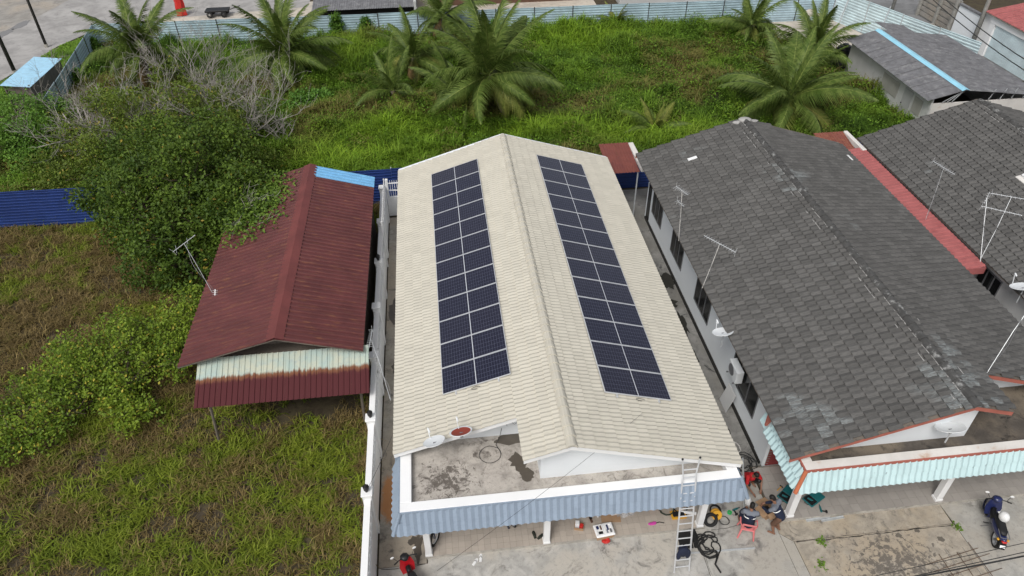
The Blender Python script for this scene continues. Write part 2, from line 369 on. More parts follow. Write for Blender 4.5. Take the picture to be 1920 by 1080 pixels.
def blob_pts(cx, cy, rx, ry, rot, n=22, j=.22):
    out = []
    for i in range(n):
        a = 2*PI*i/n; k = 1+random.uniform(-j, j); x = rx*k*math.cos(a); y = ry*k*math.sin(a)
        out.append((cx+x*math.cos(rot)-y*math.sin(rot), cy+x*math.sin(rot)+y*math.cos(rot)))
    return out
for cx, cy, rx, ry in ((-38.9, 52.3, .55, 1.5), (-38.3, 54.6, .5, 1.2), (-39.6, 50.6, .8, .7)):
    sheet('puddle', blob_pts(cx, cy, rx, ry, -.2), .009, M_water)
# ---------------------------------------------------------------- roof tiles
TW, TL = .33, .355
def tile_mesh(w, ln, lap, rolls, h, name, mat, th=.028, lift=.036):
    n = rolls*4; vs = []; fs = []
    for v, ww in ((-lap, .006), (ln, lift)):
        for i in range(n+1): vs.append((w*i/n, v, ww+h*.5*(1-math.cos(2*PI*rolls*i/n))))
    for i in range(n+1): vs.append((w*i/n, ln, vs[n+1+i][2]-th))
    for i in range(n):
        fs.append((i, i+1, n+2+i, n+1+i)); fs.append((n+1+i, n+2+i, 2*n+3+i, 2*n+2+i))
    fs.append((0, n+1, 2*n+2)); fs.append((n, 3*n+2, 2*n+1))
    fs = [f[::-1] for f in fs] if False else fs
    mb = MB().add(vs, fs); return mb.mesh(name, mat)
def basis(o, u, v, w_): 
    m = Matrix((Vector(u), Vector(v), Vector(w_))).transposed().to_4x4(); m.translation = Vector(o); return m
def lay_tiles(name, me, mats, parent, budget, world_off=(0, 0, 0)):
    """nearest tiles as objects of their own, the rest joined"""
    off = np.array(world_off); P = np.array([m.translation[:] for m in mats])+off
    order = np.argsort(((P-CAM)**2).sum(1)); first = set(order[:budget].tolist()); rest = [i for i in range(len(mats)) if i not in first]
    for i in order[:budget]:
        o = link(name, me, parent, mats[i]); o['rnd'] = random.random()
    if rest:
        V = np.array([v.co[:] for v in me.vertices]); F = [tuple(p.vertices) for p in me.polygons]; nv = len(V)
        allv = np.concatenate([V @ np.array(mats[i].to_3x3()).T+np.array(mats[i].translation) for i in rest])
        fs = [tuple(a+k*nv for a in f) for k in range(len(rest)) for f in F]
        m2 = bpy.data.meshes.new(name+'_field'); m2.from_pydata(allv.tolist(), [], fs); m2.materials.append(me.materials[0])
        a = m2.attributes.new('rnd', 'FLOAT', 'POINT'); a.data.foreach_set('value', np.repeat(rng.random(len(rest)), nv).astype(np.float32))
        o = link(name+'_field', m2, parent); o['kind'] = 'stuff'
def house(name, label, xr, zr, al, ar, notch, ylen, tile, ridge_m, wall_m, trim_m, fas_m, hip_m, par_m, slab_m, floor_m, px0, px1, fsz, slope=17.218, tile_budget=300, front=True, wallx=(4.75, 4.75), y_off=0, capm=None):
    H = thing(name, label, 'house', (xr, y_off, 0)); woff = (xr, y_off, 0)
    s, c = math.sin(R(slope)), math.cos(R(slope)); t = s/c
    nx = 1.35                                   # the front verge juts out between the ridge and this x on the notch side
    def zr_at(x): return zr-abs(x)*t
    # roof deck
    dk = MB(); d = .02
    for sd, a in ((-1, al), (1, ar)):
        X = sd*a*c
        segs = [(0, X, 1.585 if sd == notch else 0)]
        if sd == notch: segs = [(0, sd*nx, 0), (sd*nx, X, 1.585)]
        for xa, xb, y0 in segs:
            za, zb = zr_at(xa)-.01, zr_at(xb)-.01
            q = [(xa, y0+.03, za), (xb, y0+.03, zb), (xb, ylen-.03, zb), (xa, ylen-.03, za)]
            if sd < 0: q = [q[1], q[0], q[3], q[2]]
            dk.add(q+[(p[0], p[1], p[2]-d) for p in q], [(0, 1, 2, 3), (7, 6, 5, 4), (0, 4, 5, 1), (1, 5, 6, 2), (2, 6, 7, 3), (3, 7, 4, 0)])
    roof = dk.build('roof', M_wood if capm else M_whitew, H)
    gy = tile is M_grey
    TW, TL = (.26, .37) if gy else (.33, .355)
    me = tile_mesh(TW, TL, .06, 1 if gy else 2, .038 if gy else .024, name+'_tile', tile, .040 if gy else .034, .044 if gy else .048); mats = []
    for sd, a in ((-1, al), (1, ar)):
        n = round(a/TL); e = a/n
        for r in range(n):
            a0 = r*e; xm = (a0+e*.5)*c
            y0 = 1.585 if (sd == notch and xm > nx) else 0
            k = int((ylen-y0)/TW)
            sh = (TW/2 if (r % 2) else 0) if tile is M_grey else 0
            for j in range(k):
                yy = y0+j*TW+random.uniform(-.004, .004)
                if sh and j < k-1: yy += sh
                elif sh and j == k-1: yy += sh*.5
                o = (sd*a0*c, yy+(TW if sd > 0 else 0), zr-a0*s+random.uniform(-.003, .003))
                mats.append(basis(o, (0, -sd, 0), (sd*c, 0, -s), (sd*s, 0, c)) @ RX(random.uniform(-.012, .012)) @ SC(1, e/TL, 1))
    lay_tiles('roof_tile', me, mats, roof, tile_budget, woff)
    # ridge tiles
    rm = MB(); L = .40
    prof = [(-.15, -.055), (-.10, .015), (-.045, .052), (.045, .052), (.10, .015), (.15, -.055)]
    rm.add([(x, 0, z) for x, z in prof]+[(x*1.10, L, z*1.0+.032) for x, z in prof]+[(x*1.02, L, z-.03) for x, z in prof],
           [(i, 6+i, 7+i, i+1) for i in range(5)]+[(6+i, 12+i, 13+i, 7+i) for i in range(5)])
    rme = rm.mesh(name+'_ridge', ridge_m)
    for i in range(int(ylen/.36)):
        o = link('ridge_tile', rme, roof, T(random.uniform(-.006, .006), .37+i*.36, zr+.055) @ RZ(PI+random.uniform(-.012, .012)))
    if gy:
        for sd in (-1, 1):
            mo = MB()
            for xx, p in ((.17, .8), (.44, .3)):
                yy = .1
                while yy < ylen-.3:
                    ln = random.uniform(.08, .5)
                    if random.random() < p and not (sd > 0 and random.random() < .75): mo.add([(-.016, 0, 0), (.016, random.uniform(-.02, .02), 0), (.012, ln, 0), (-.012, ln, 0), (0, ln/2, .02)], [(0, 1, 4), (1, 2, 4), (2, 3, 4), (3, 0, 4)], T(sd*xx, yy, zr_at(xx)+.052) @ RY(sd*R(slope)) @ RZ(random.uniform(-.05, .05)))
                    yy += ln+random.uniform(.02, .25)
            mo.build('ridge_mortar', M_mortar, roof, kind='stuff')
    # bargeboards: front of the jutting part, of the notch, and the rear
    for sd, a in ((-1, al), (1, ar)):
        X = sd*a*c
        for xa, xb, y0 in ([(0, sd*nx, .05), (sd*nx, X, 1.63)] if sd == notch else [(0, X, .05)]):
            for yy, th in ((y0, .035), (ylen-.08, .035)):
                if yy > 5 and xa != 0: continue
                xe = X if yy > 5 else xb
                pts = [(xa, zr_at(xa)-.035), (xe, zr_at(xe)-.035), (xe, zr_at(xe)-.20), (xa, zr_at(xa)-.20)]
                if xe < xa: pts = pts[::-1]
                b = MB().prism([(p[0], p[1]) for p in pts[::-1]], 0, th, T(0, yy, 0) @ RX(PI/2) @ SC(1, 1, -1))
                b.build('bargeboard', trim_m, roof)
    # walls
    wl, wr = wallx
    wm = MB(); zt = lambda x: zr_at(x)-.14
    FY = 2.36; BY = ylen-.4
    wm.prism([(-wl, -.0), (wr, -.0), (wr, zt(wr)), (0, zt(0)), (-wl, zt(wl))], 0, .12, T(0, FY, 0) @ RX(PI/2) @ SC(1, 1, -1))
    wm.prism([(-wl, -.0), (wr, -.0), (wr, zt(wr)), (0, zt(0)), (-wl, zt(wl))], 0, .12, T(0, BY, 0) @ RX(PI/2) @ SC(1, 1, -1))
    wm.box(-wl-.002, -wl+.12, FY+.13, BY-.01, -.1, zt(wl)); wm.box(wr-.12, wr+.002, FY+.13, BY-.01, -.1, zt(wr))
    wall = wm.build('wall', wall_m, H)
    if not front: return H, roof, wall
    gx = notch*.78; ex = -notch*(min(al, ar)*c-.35)
    pts = [(gx, 3.1), (ex, 3.1), (ex, zt(ex)), (0, zt(0)), (gx, zt(gx))]
    if gx > ex: pts = [(-p[0], p[1]) for p in pts]; mm = T(0, .57, 0) @ RX(PI/2) @ SC(-1, 1, -1)
    else: mm = T(0, .57, 0) @ RX(PI/2) @ SC(1, 1, -1)
    MB().prism(pts, 0, .12, mm).box(min(gx, gx-notch*.12), max(gx, gx-notch*.12), .70, FY-.01, 3.1, zt(gx)).build('gable_wall', wall_m, H)
    # porch roof slab, parapet, fascia
    a0, a1 = px0-xr, px1-xr; PZ = 3.36; FYp = -.28
    MB().box(a0+.34, a1-.34, FYp+.32, FY-.005, 2.86, 3.1).build('porch_slab', slab_m, H)
    pb = MB(); pb.bbox(a0, a1, FYp, FYp+.31, 2.75, PZ, .012)
    pb.bbox(a0, a0+.33, FYp+.315, FY-.02, 2.75, PZ-.003, .012); pb.bbox(a1-.33, a1, FYp+.315, FY-.02, 2.75, PZ-.003, .012)
    par = pb.build('parapet', par_m, H)
    zt_, zb_ = PZ-.05, fsz; ox, oy = .25, .22
    bk = MB()
    pf = [(a0, FYp-.004, zt_), (a1, FYp-.004, zt_), (a1+ox, FYp-oy, zb_), (a0-ox, FYp-oy, zb_)]
    bk.quad(*pf[::-1]); bk.quad((a0-.004, FY, zt_), (a0-.004, FYp, zt_), (a0-ox, FYp-oy, zb_), (a0-ox, FY, zb_)); bk.quad((a1+.004, FYp, zt_), (a1+.004, FY, zt_), (a1+ox, FY, zb_), (a1+ox, FYp-oy, zb_))
    fas = bk.build('fascia', fas_m, H)
    fw = .208; ll = math.hypot(zt_-zb_, oy); fme = tile_mesh(fw, ll*.56, .04, 1, .045, name+'_fascia_tile', fas_m, .03)
    dn = Vector((0, -oy, zb_-zt_)).normalized(); nn = Vector((-1, 0, 0)).cross(dn)
    for r in range(2):
        st = ll*(.0 if r == 0 else .50)
        ex = 0 if r == 0 else 1
        nf = int((a1-a0)/fw); xs0 = (a0+a1)/2-nf*fw/2-ex*fw
        for j in range(nf+2*ex):
            o = Vector((xs0+(j+1)*fw, FYp-.006, zt_))+dn*st
            q = link('fascia_tile', fme, fas, basis(o, (-1, 0, 0), dn, nn)); q['rnd'] = random.random()
    for sd, xe in ((-1, a0), (1, a1)):
        dn2 = Vector((sd*ox, 0, zb_-zt_)).normalized(); u = Vector((0, -sd*-1*-1, 0))
        u = Vector((0, -1, 0)) if sd < 0 else Vector((0, 1, 0)); nn2 = u.cross(dn2)
        if nn2.x*sd < 0: u = -u; nn2 = u.cross(dn2)
        for r in range(2):
            st = ll*(.0 if r == 0 else .50); y0 = FYp-oy*(st/ll); n = int((1.95-y0)/fw)
            for j in range(n):
                yb = y0+.03+j*fw; yo = yb+fw if u.y < 0 else yb
                q = link('fascia_tile', fme, fas, basis(Vector((xe+sd*.006, yo, zt_))+dn2*st, u, dn2, nn2)); q['rnd'] = random.random()
        hp = MB(); A = Vector((xe, FYp, zt_+.03)); B = Vector((xe+sd*ox*1.06, FYp-oy*1.06, zb_-.02))
        hp.tube([A, B], .065, 8); hp.build('hip_cap', hip_m, fas)
    if capm:
        MB().box(a0-.03, a1+.03, FYp-.05, FYp-.002, PZ-.07, PZ+.012).build('fascia_trim', capm, fas)
        MB().box(a0-.05, a0-.002, FYp, 1.9, PZ-.07, PZ+.012).build('fascia_trim', capm, fas)
        MB().box(a0-.28, a0-.01, 1.93, 1.99, PZ-.55, PZ+.02).build('fascia_trim', capm, fas)
    else:
        MB().box(a0-.03, a1+.03, FYp-.045, FYp-.002, PZ-.075, PZ-.012).build('fascia_trim', fas_m, fas)
        MB().box(a0-.045, a0-.002, FYp, 1.9, PZ-.075, PZ-.012).build('fascia_trim', fas_m, fas)
    return H, roof, wall
def pillar(H, x, w=.2):
    p = MB(); p.bbox(x-w/2, x+w/2, .20, .20+w, .1, 2.85, .012); o = p.build('pillar', M_white, H)
    MB().bbox(x-w/2-.018, x+w/2+.018, .185, .215+w, .1, .19, .006).build('pillar_base', M_white, o)
def porch_floor(H, x0, x1, y0, y1, ts, mat, budget=290):
    f = MB().box(x0, x1, y0, y1, -.05, .092).build('porch_floor', M_grout, H)
    me = MB().box(.003, ts-.003, .003, ts-.003, 0, .012).mesh('floor_tile_piece', mat)
    mats = [T(x0+i*ts, y0+j*ts, .09) for j in range(int((y1-y0)/ts)) for i in range(int((x1-x0)/ts))]
    lay_tiles('floor_tile', me, mats, f, budget, H.location)
    MB().box(x0, x1, y0-.02, y0-.001, -.05, .102).build('floor_nosing', M_kerb, f)
CH, cream_roof, cream_wall = house('bungalow', 'cream tiled bungalow with white walls, solar panels and blue porch fascia', 0, 5.184, 5.37, 5.456, -1, 18.99, M_cream, M_cream_ridge, M_whitew, M_white, M_bluet, M_bluet, M_white, M_slab, M_ftile, -4.954, 5.111, 2.61)
for x in (-4.37, -.57, 4.53): pillar(CH, x)
porch_floor(CH, -4.45, 4.68, .2, 2.3, .2075, M_ftile)
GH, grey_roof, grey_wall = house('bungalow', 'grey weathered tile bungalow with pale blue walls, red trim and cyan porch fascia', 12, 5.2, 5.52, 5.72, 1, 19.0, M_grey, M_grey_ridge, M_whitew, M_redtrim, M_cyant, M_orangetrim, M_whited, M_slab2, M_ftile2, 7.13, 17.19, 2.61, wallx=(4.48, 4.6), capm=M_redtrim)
for x in (7.62-12, 12.86-12, 16.7-12): pillar(GH, x, .22)
porch_floor(GH, 7.12-12, 17-12, .14, 2.3, .30, M_ftile2, 240)
TH, third_roof, third_wall = house('bungalow', 'dark grey tiled house at the right edge behind the red awning strip', 25.4, 4.8, 6.39, 6.2, -1, 20.4, M_grey, M_grey_ridge, M_wallgrey, M_redtrim, M_cyant, M_orangetrim, M_whited, M_slab2, M_ftile2, 19.5, 31, 2.5, tile_budget=200, front=False, wallx=(5.75, 5.6), capm=M_redtrim)
# ================================================================ sheet-metal things, fences, boundary wall
def ribsheet(mb, L, W, pitch, h, M, top=.35, th=0):
    """ribs run along local x (length L); sheet spans local y 0..W; ribs rise in z"""
    ys = [(0, 0)]; y = 0
    while y < W-1e-6:
        p = min(pitch, W-y)
        ys += [(y+p*(.5-top/2-.08), 0), (y+p*(.5-top/2), h), (y+p*(.5+top/2), h), (y+p*(.5+top/2+.08), 0), (y+p, 0)]; y += p
    n = len(ys)
    mb.add([(0, a, b) for a, b in ys]+[(L, a, b) for a, b in ys], [(i, n+i, n+i+1, i+1) for i in range(n-1)], M)
    return mb
def fence(name, label, p0, p1, h, m, pitch=.175, panel=3.0, z0=-.03, post_m=None, lean=0, cat='fence', facing=1, rib=.035, top=.35):
    """horizontal ribbed sheets between posts, on the line p0->p1"""
    d = Vector((p1[0]-p0[0], p1[1]-p0[1], 0)); L = d.length; d.normalize()
    F = thing(name, label, cat, (p0[0], p0[1], 0), math.atan2(d.y, d.x))
    n = max(1, round(L/panel)); pl = L/n
    for i in range(n):
        mb = MB(); zz = random.uniform(-.03, .03)
        # local x along fence, sheet y -> world z, rib -> toward viewer (-y)
        Mx = T(i*pl+.004, random.uniform(-.006, .006), z0+zz) @ RX(PI/2+random.uniform(-.012, .012)+lean)
        ribsheet(mb, pl-.008, h, pitch, rib, Mx, top); mb.build('fence_sheet', m, F)
        MB().box(i*pl-.03, i*pl+.03, .02*facing, .08*facing+.02, 0, h+.02).build('post', post_m or M_steel, F)
    return F
fence('sheet_metal_fence', 'deep blue ribbed metal fence behind the houses and across the lawn', (-48, 21.9), (27.5, 21.5), 2.15, M_bluefence, .172, 3.0, top=.14, rib=.03)
fence('sheet_metal_fence', 'pale blue ribbed fence along the far side of the field', (-29.4, 47.6), (30.8, 46.1), 2.05, M_lightfence, .2, 3.1, post_m=M_poled, facing=-1)
fence('sheet_metal_fence', 'pale blue fence beside the grass verge at the top left', (-27.8, 33.5), (-29.4, 47.5), 2.05, M_lightfence, .2, 3.0, post_m=M_poled, facing=-1)
fence('sheet_metal_fence', 'pale cyan fence running to the road behind the grey shed', (30.9, 46.05), (35.3, 33.5), 2.5, M_palefence, .22, 3.1, post_m=M_steel, facing=-1)
# stay wires' raking posts at the top-right yard
# ---------------------------------------------------------------- maroon shed
SH = thing('shed', 'maroon ribbed metal shed with faded awning, overgrown by the leafy tree', 'shed', (-9.3, 6.8, 0))
sx0, sx1, szr, sye = -3.58, 2.95, 4.0, 12.4
zl, zrr = 3.05, 3.1
rf = MB().box(sx0+.2, sx1-.1, .3, sye-.1, 2.84, 2.9).build('roof', M_wood, SH)
def slope_sheets(sd, x_e, z_e, pm, y0, y1, m, parent):
    L = math.hypot(x_e, szr-z_e); a = math.atan2(szr-z_e, abs(x_e)); y = y0
    while y < y1-.05:
        w = min(.76, y1-y); mb = MB()
        # local x downslope, y along ridge
        if sd > 0: Mx = T(0, y, szr+random.uniform(0, .006)) @ RY(a)
        else: Mx = T(0, y+w, szr+random.uniform(0, .006)) @ RZ(PI) @ RY(a)
        ribsheet(mb, L, w-.004, .2525, .045, Mx, .20); mb.build('roof_sheet', m, parent); y += w
slope_sheets(-1, sx0, zl, None, 0, sye, M_maroon, rf); slope_sheets(1, sx1, zrr, None, 0, sye-1.0, M_maroon, rf)
slope_sheets(1, sx1, zrr, None, sye-.995, sye, M_bluesheet, rf)
MB().add([(-.34, 0, szr-.05), (0, 0, szr+.075), (.30, 0, szr-.045), (-.34, sye, szr-.05), (0, sye, szr+.075), (.30, sye, szr-.045)], [(0, 1, 4, 3), (1, 2, 5, 4)]).build('ridge_cap', M_maroon_cap, rf)
al_ = math.atan2(szr-zl, -sx0); ar_ = math.atan2(szr-zrr, sx1)
MB().tube([(sx0, .03, zl-.05), (0, .03, szr-.04), (sx1, .03, zrr-.05)], .03, 4).build('verge_rafter', M_wood, rf)
# front gable board, walls
MB().prism([(-3.0, 0), (2.75, 0), (2.75, 2.9), (2.75, 3.0), (0, 3.85), (-3.0, 3.1)], 0, .05, T(0, 1.0, 0) @ RX(PI/2) @ SC(1, 1, -1)).build('front_wall', M_wood, SH)
wb = MB(); wb.box(2.6, 2.65, 1.06, sye-.3, 0, 3.05); wb.box(-3.05, -3.0, 1.06, sye-.3, 0, 3.05); wb.box(-2.99, 2.59, sye-.36, sye-.3, 0, 3.1); wb.build('wall', M_wood, SH)
# awning: sheets falling to the front, each its own part
aw0, aw1 = -2.98, 3.12; ztop, zbot, ytop, ybot = 2.98, 2.20, .42, -1.25
aa = math.atan2(ztop-zbot, ytop-ybot); Lw = math.hypot(ztop-zbot, ytop-ybot)
awn = MB().box(aw0+.1, aw1-.1, ybot+.2, ybot+.26, zbot+.0, zbot+.06).build('awning', M_wood, SH)
x = aw0
while x < aw1-.05:
    w_ = min(.78, aw1-x); mb = MB()
    Mx = T(x, ytop, ztop+random.uniform(0, .006)) @ RZ(-PI/2) @ RY(aa)
    ribsheet(mb, Lw, w_-.004, .195, .028, Mx, .2); mb.build('awning_sheet', M_awning, awn); x += w_
for px_, py_, tx, top in ((-2.72, -.98, -2.5, 2.22), (2.62, -.62, 2.72, 2.35)):
    po = MB(); po.tube([(px_, py_, -.05), (tx, py_-.02, top)], .055, 6); po.build('post', M_wood, SH)
    MB().tube([(px_+.13, py_, 1.75), (px_+.48 if px_ < 0 else px_-.42, py_, 2.3)], .035, 5).build('brace', M_woodl, SH)
MB().box(-2.6, 2.6, -.66, -.60, 2.36, 2.42).build('beam', M_wood, SH)
for i in range(6): MB().box(-2.5+i*.98, -2.44+i*.98, -.6, 1.0, 2.44, 2.5).build('rafter', M_wood, SH)
# ---------------------------------------------------------------- white boundary wall, left of the cream house
BW = thing('boundary_wall', 'white boundary wall with pierced block top and lantern pillars beside the passage', 'wall', (-6.13, 0, 0))
MB().box(-.09, .09, -14, 20.3, -.1, 1.25).build('wall', M_white, BW)
MB().box(-.10, .10, -14, 20.3, 1.80, 1.88).build('coping', M_white, BW)
blk = MB()
for k in range(2): blk.box(-.07, .07, .0, .035, 1.252+k*.0, 1.798) if k == 0 else None
blk.box(-.07, .07, .035, .27, 1.252, 1.29); blk.box(-.07, .07, .035, .27, 1.76, 1.798); blk.box(-.07, .07, .035, .27, 1.505, 1.545)
blk.tube([(0, .15, 1.29), (0, .15, 1.505)], .03, 6); blk.tube([(0, .15, 1.545), (0, .15, 1.76)], .03, 6)
bme = blk.mesh('pierced_block_piece', M_white)
PY = [-2.0, 1.45, 4.5, 7.6, 10.5, 13.6, 16.8, 19.9]
nb = 0
for i in range(int(34/.275)):
    yy = -14+i*.275
    if nb < 140: link('pierced_block', bme, BW, T(0, yy, 0)); nb += 1
for y in PY:
    p = MB(); p.bbox(-.15, .15, y-.15, y+.15, -.05, 2.05, .015); p.bbox(-.18, .18, y-.18, y+.18, 2.051, 2.12, .012); po = p.build('pillar', M_white, BW)
    if y in (1.45, 4.5, 13.6):
        l = MB(); l.lathe([(.0, 2.12), (.05, 2.12), (.05, 2.15), (.02, 2.16), (.02, 2.19), (.075, 2.20), (.09, 2.24), (.10, 2.36), (.085, 2.37), (.04, 2.43), (.012, 2.44), (.012, 2.48), (0, 2.48)], 8, T(0, y, 0))
        l.build('lantern', M_black, po)
# rear gate wall with grille
RW = thing('grille_wall', 'low white rear wall topped with curved white bars at the passage end', 'wall', (-6.0, 20.4, 0))
MB().box(.02, 5.2, 0, .12, 0, 1.15).build('wall', M_white, RW)
g = MB(); g.tube([(.1, .06, 1.95), (1.1, .06, 1.95)], .03, 6); g.tube([(.1, .06, 1.55), (.75, .06, 1.5), (1.1, .06, 1.35)], .03, 6); g.build('rail', M_white, RW)
for i in range(9): MB().tube([(.12+i*.115, .06, 1.15), (.12+i*.115, .06, 2.12)], .014, 5).build('bar', M_white, RW)
MB().bbox(.0, .14, -.02, .14, 0, 2.2, .01).build('post', M_white, RW)
sg = thing('iron_grille', 'white barred grille panel leaning along the passage wall by the shed', 'grille', (-6.0, 15.9, 0))
for z in (1.9, 2.5): MB().tube([(0, 0, z), (0, 3.9, z)], .022, 5).build('rail', M_white, sg)
for i in range(20): MB().tube([(0, .1+i*.195, 1.88), (0, .1+i*.195, 2.6)], .011, 4).build('bar', M_white, sg)
for y in (0, 3.9): MB().tube([(0, y, 0), (0, y, 2.62)], .03, 6).build('post', M_white, sg)
# ---------------------------------------------------------------- lean-to roofs between the houses
def leanto(name, label, x0, x1, y0, y1, zf, zb, m, pitch, axis='y', border=None):
    t = thing(name, label, 'awning', (x0, y0, 0)); L = math.hypot(y1-y0, zf-zb); a = math.atan2(zb-zf, y1-y0)
    x = 0
    while x < x1-x0-.05:
        w = min(.8, x1-x0-x); mb = MB(); ribsheet(mb, L, w-.004, pitch, .025, T(x+w, 0, zf) @ RZ(PI/2) @ RY(-a), .3); mb.build('roof_sheet', m, t); x += w
    return t
lt = leanto('lean_to_roof', 'small red brown lean-to roof with a white edge behind the alley', 5.35, 6.95, 18.6, 21.3, 2.75, 3.0, M_leanroof, .16)
MB().bbox(1.62, 1.9, -.1, 2.75, 2.78, 2.98, .03).build('edge_flashing', M_whited, lt)
for x in (.1, 1.5): MB().box(x, x+.06, .1, .16, 0, 2.75).build('post', M_steel, lt)
lt2 = leanto('lean_to_roof', 'rusty lean-to roof under the palm between the two dark roofs', 17.3, 19.0, 19.1, 21.3, 2.5, 2.85, rust('rusty_red_sheet', (.22, .07, .05), (.34, .15, .07), .7, .6, .5), .18)
MB().bbox(1.72, 1.95, .0, 2.2, 2.6, 2.9, .03).build('edge_flashing', M_whited, lt2)
for x in (.1, 1.2): MB().box(x, x+.06, .1, .16, 0, 2.5).build('post', M_steel, lt2)
# long red awning strip between the grey house and the house at the right
RA = thing('awning', 'long red ribbed awning strip between the two grey tiled houses', 'awning', (17.5, 9.0, 0))
y = 0
while y < 9.9:
    mb = MB(); ribsheet(mb, 1.75, .746, .25, .03, T(0, y, 2.62) @ RY(-.13), .2); mb.build('roof_sheet', M_redroof, RA); y += .75
MB().box(.05, 1.72, -.05, -.02, 2.5, 2.82).build('end_fascia', M_redroof, RA)
for y in (.3, 4.8, 9.4): MB().box(1.6, 1.66, y, y+.06, 0, 2.7).build('post', M_steel, RA)
# ================================================================ solar panels, dishes, antennas, windows
SL = R(17.218); cs, sn = math.cos(SL), math.sin(SL)
fr = MB(); hx, hy, b, t_ = 1.139, .567, .019, .035
fr.box(-hx, hx, -hy, -hy+b, -t_, .004); fr.box(-hx, hx, hy-b, hy, -t_, .004); fr.box(-hx, -hx+b, -hy+b, hy-b, -t_, .0038); fr.box(hx-b, hx, -hy+b, hy-b, -t_, .0038)
M_pframe = paint('panel_frame', (.66, .67, .69), .04, .4, .3)
frame_me = fr.mesh('panel_frame_piece', M_pframe); cell_me = MB().box(-hx+b+.001, hx-b-.001, -hy+b+.001, hy-b-.001, -.02, -.001).mesh('panel_glass_piece', M_cells)
jb = MB().bbox(-.06, .06, .42, .5, -.045, -.021, .005).mesh('junction_box_piece', M_black)
ORD = ['first', 'second', 'third', 'fourth', 'fifth', 'sixth', 'seventh', 'eighth', 'ninth', 'tenth', 'eleventh', 'twelfth', 'thirteenth']
for sd, a0, y0, n, nm in ((-1, 1.3796, 3.285, 12, 'left'), (1, 1.4504, 2.1912, 13, 'right')):
    for i in range(n):
        a = a0+hx; y = y0+hy+i*(1.134+.022); off = .131
        P = thing('solar_module', f'dark blue solar panel on the {nm} cream roof slope, {ORD[i]} from the front' if i else f'dark blue solar panel on the {nm} cream roof slope, front end of its row', 'solar panel', group=f'solar panels on the {nm} slope')
        P.location = (sd*(a*cs+off*sn), y, 5.184-a*sn+off*cs); P.rotation_euler = (random.uniform(-.002, .002), sd*SL, 0)
        link('frame', frame_me, P); g = link('glass', cell_me, P); g['rnd'] = random.random(); link('junction_box', jb, P)
    L = n*1.156
    for q, nm2 in ((.42, 'upper'), (1.85, 'lower')):
        a = a0+q; off = .055
        Q = thing('mounting_rail', f'{nm2} aluminium mounting rail poking out under the {nm} solar row', 'rail', group='solar mounting rails')
        Q.location = (sd*(a*cs+off*sn), y0-.12, 5.184-a*sn+off*cs); Q.rotation_euler = (0, sd*SL, 0)
        MB().box(-.02, .02, 0, L+.2, 0, .04).build('rail', M_alu, Q)
        for k in range(0, int(L), 2): MB().box(-.03, .03, .04+k*1.0, .10+k*1.0, -.06, -.001).build('roof_hook', M_alu, Q)
    # loose lead under the front panel
    a = a0+1.2; base = Vector((sd*(a*cs+.05*sn), y0-.05, 5.184-a*sn+.075))
    pts = [base+Vector((math.cos(k*.7)*.14, -.06+math.sin(k*.7)*.05, .02-sd*math.cos(k*.7)*.14*.31)) for k in range(8)]
    tag(MB().tube(pts, .008, 5).build('solar_cable', M_wire), f'thin black lead dangling below the {nm} solar row', 'cable')
def dish(name, label, loc, az, el, r, m, arm=.75, foot=.5, rim=None, wall=None):
    """offset dish: bowl facing (az from +y toward +x, el), feed arm, foot"""
    D = thing(name, label, 'dish', loc)
    d = Vector((math.sin(az)*math.cos(el), math.cos(az)*math.cos(el), math.sin(el))); q = d.to_track_quat('Z', 'X').to_matrix().to_4x4()
    prof = [(0, 0)]+[(r*k/6, .16*r*(k/6)**2) for k in range(1, 7)]
    bowl = MB().lathe(prof, 24, q).lathe([(p[0], p[1]-.012) for p in prof][::-1], 24, q)
    b_ = bowl.build('bowl', m, D, True)
    if rim: MB().lathe([(r*.86, .16*r*.8), (r*1.0, .16*r+.003), (r*1.012, .16*r), (r*1.0, .16*r-.016)], 24, q).build('rim', rim, b_, True)
    else: MB().lathe([(r*.985, .16*r-.004), (r*1.0, .16*r+.008), (r*1.015, .16*r), (r*1.0, .16*r-.016)], 24, q).build('rim', m, b_, True)
    low = q @ Vector((0, 0, 0))
    dn = (Vector((0, 0, -1))-d*d.dot(Vector((0, 0, -1)))).normalized()
    A = dn*r*.95+d*.1; F = d*(r*1.25)+dn*r*.75
    if arm:
        MB().tube([dn*r*.6-d*.04, A, F], .014, 5).build('feed_arm', M_dish, D); MB().tube([F-d*.02, F-(d*.14)+(-dn)*.06], .03, 8).build('receiver', M_dish, D)
    MB().tube([-d*.02, -d*.12, -d*.12+Vector((0, 0, -foot))] if not wall else [-d*.02, -d*.12, Vector((0, .05, -.22)), Vector(wall)], .025, 6).build('mast', M_steel, D)
    MB().box(-.05, .05, -.05, .05, -.06, .06, T(*(-d*.06))).build('bracket', M_frame, D)
    return D
dish('satellite_dish', 'white satellite dish on the porch roof near the parapet corner', (-3.84, 1.25, 4.4), R(-25), R(64), .33, M_dish, wall=(0, .36, -.58))
dish('satellite_dish', 'rust red satellite dish on the porch roof beside the white one', (-3.04, 1.32, 4.65), R(-14), R(63), .34, M_dishrust, rim=M_dish, wall=(0, .30, -.60))
dish('satellite_dish', 'white satellite dish fixed to the grey house front gable', (11.75, .22, 3.98), R(-10), R(60), .42, M_dish, foot=.45)
dish('satellite_dish', 'white satellite dish on the side eave above the alley', (6.6, 5.66, 3.55), R(-20), R(68), .37, M_dish, foot=.5)
dish('satellite_dish', 'white satellite dish on the wall of the rightmost grey house', (19.3, 7.05, 3.25), R(-15), R(66), .45, M_dish, foot=.6)
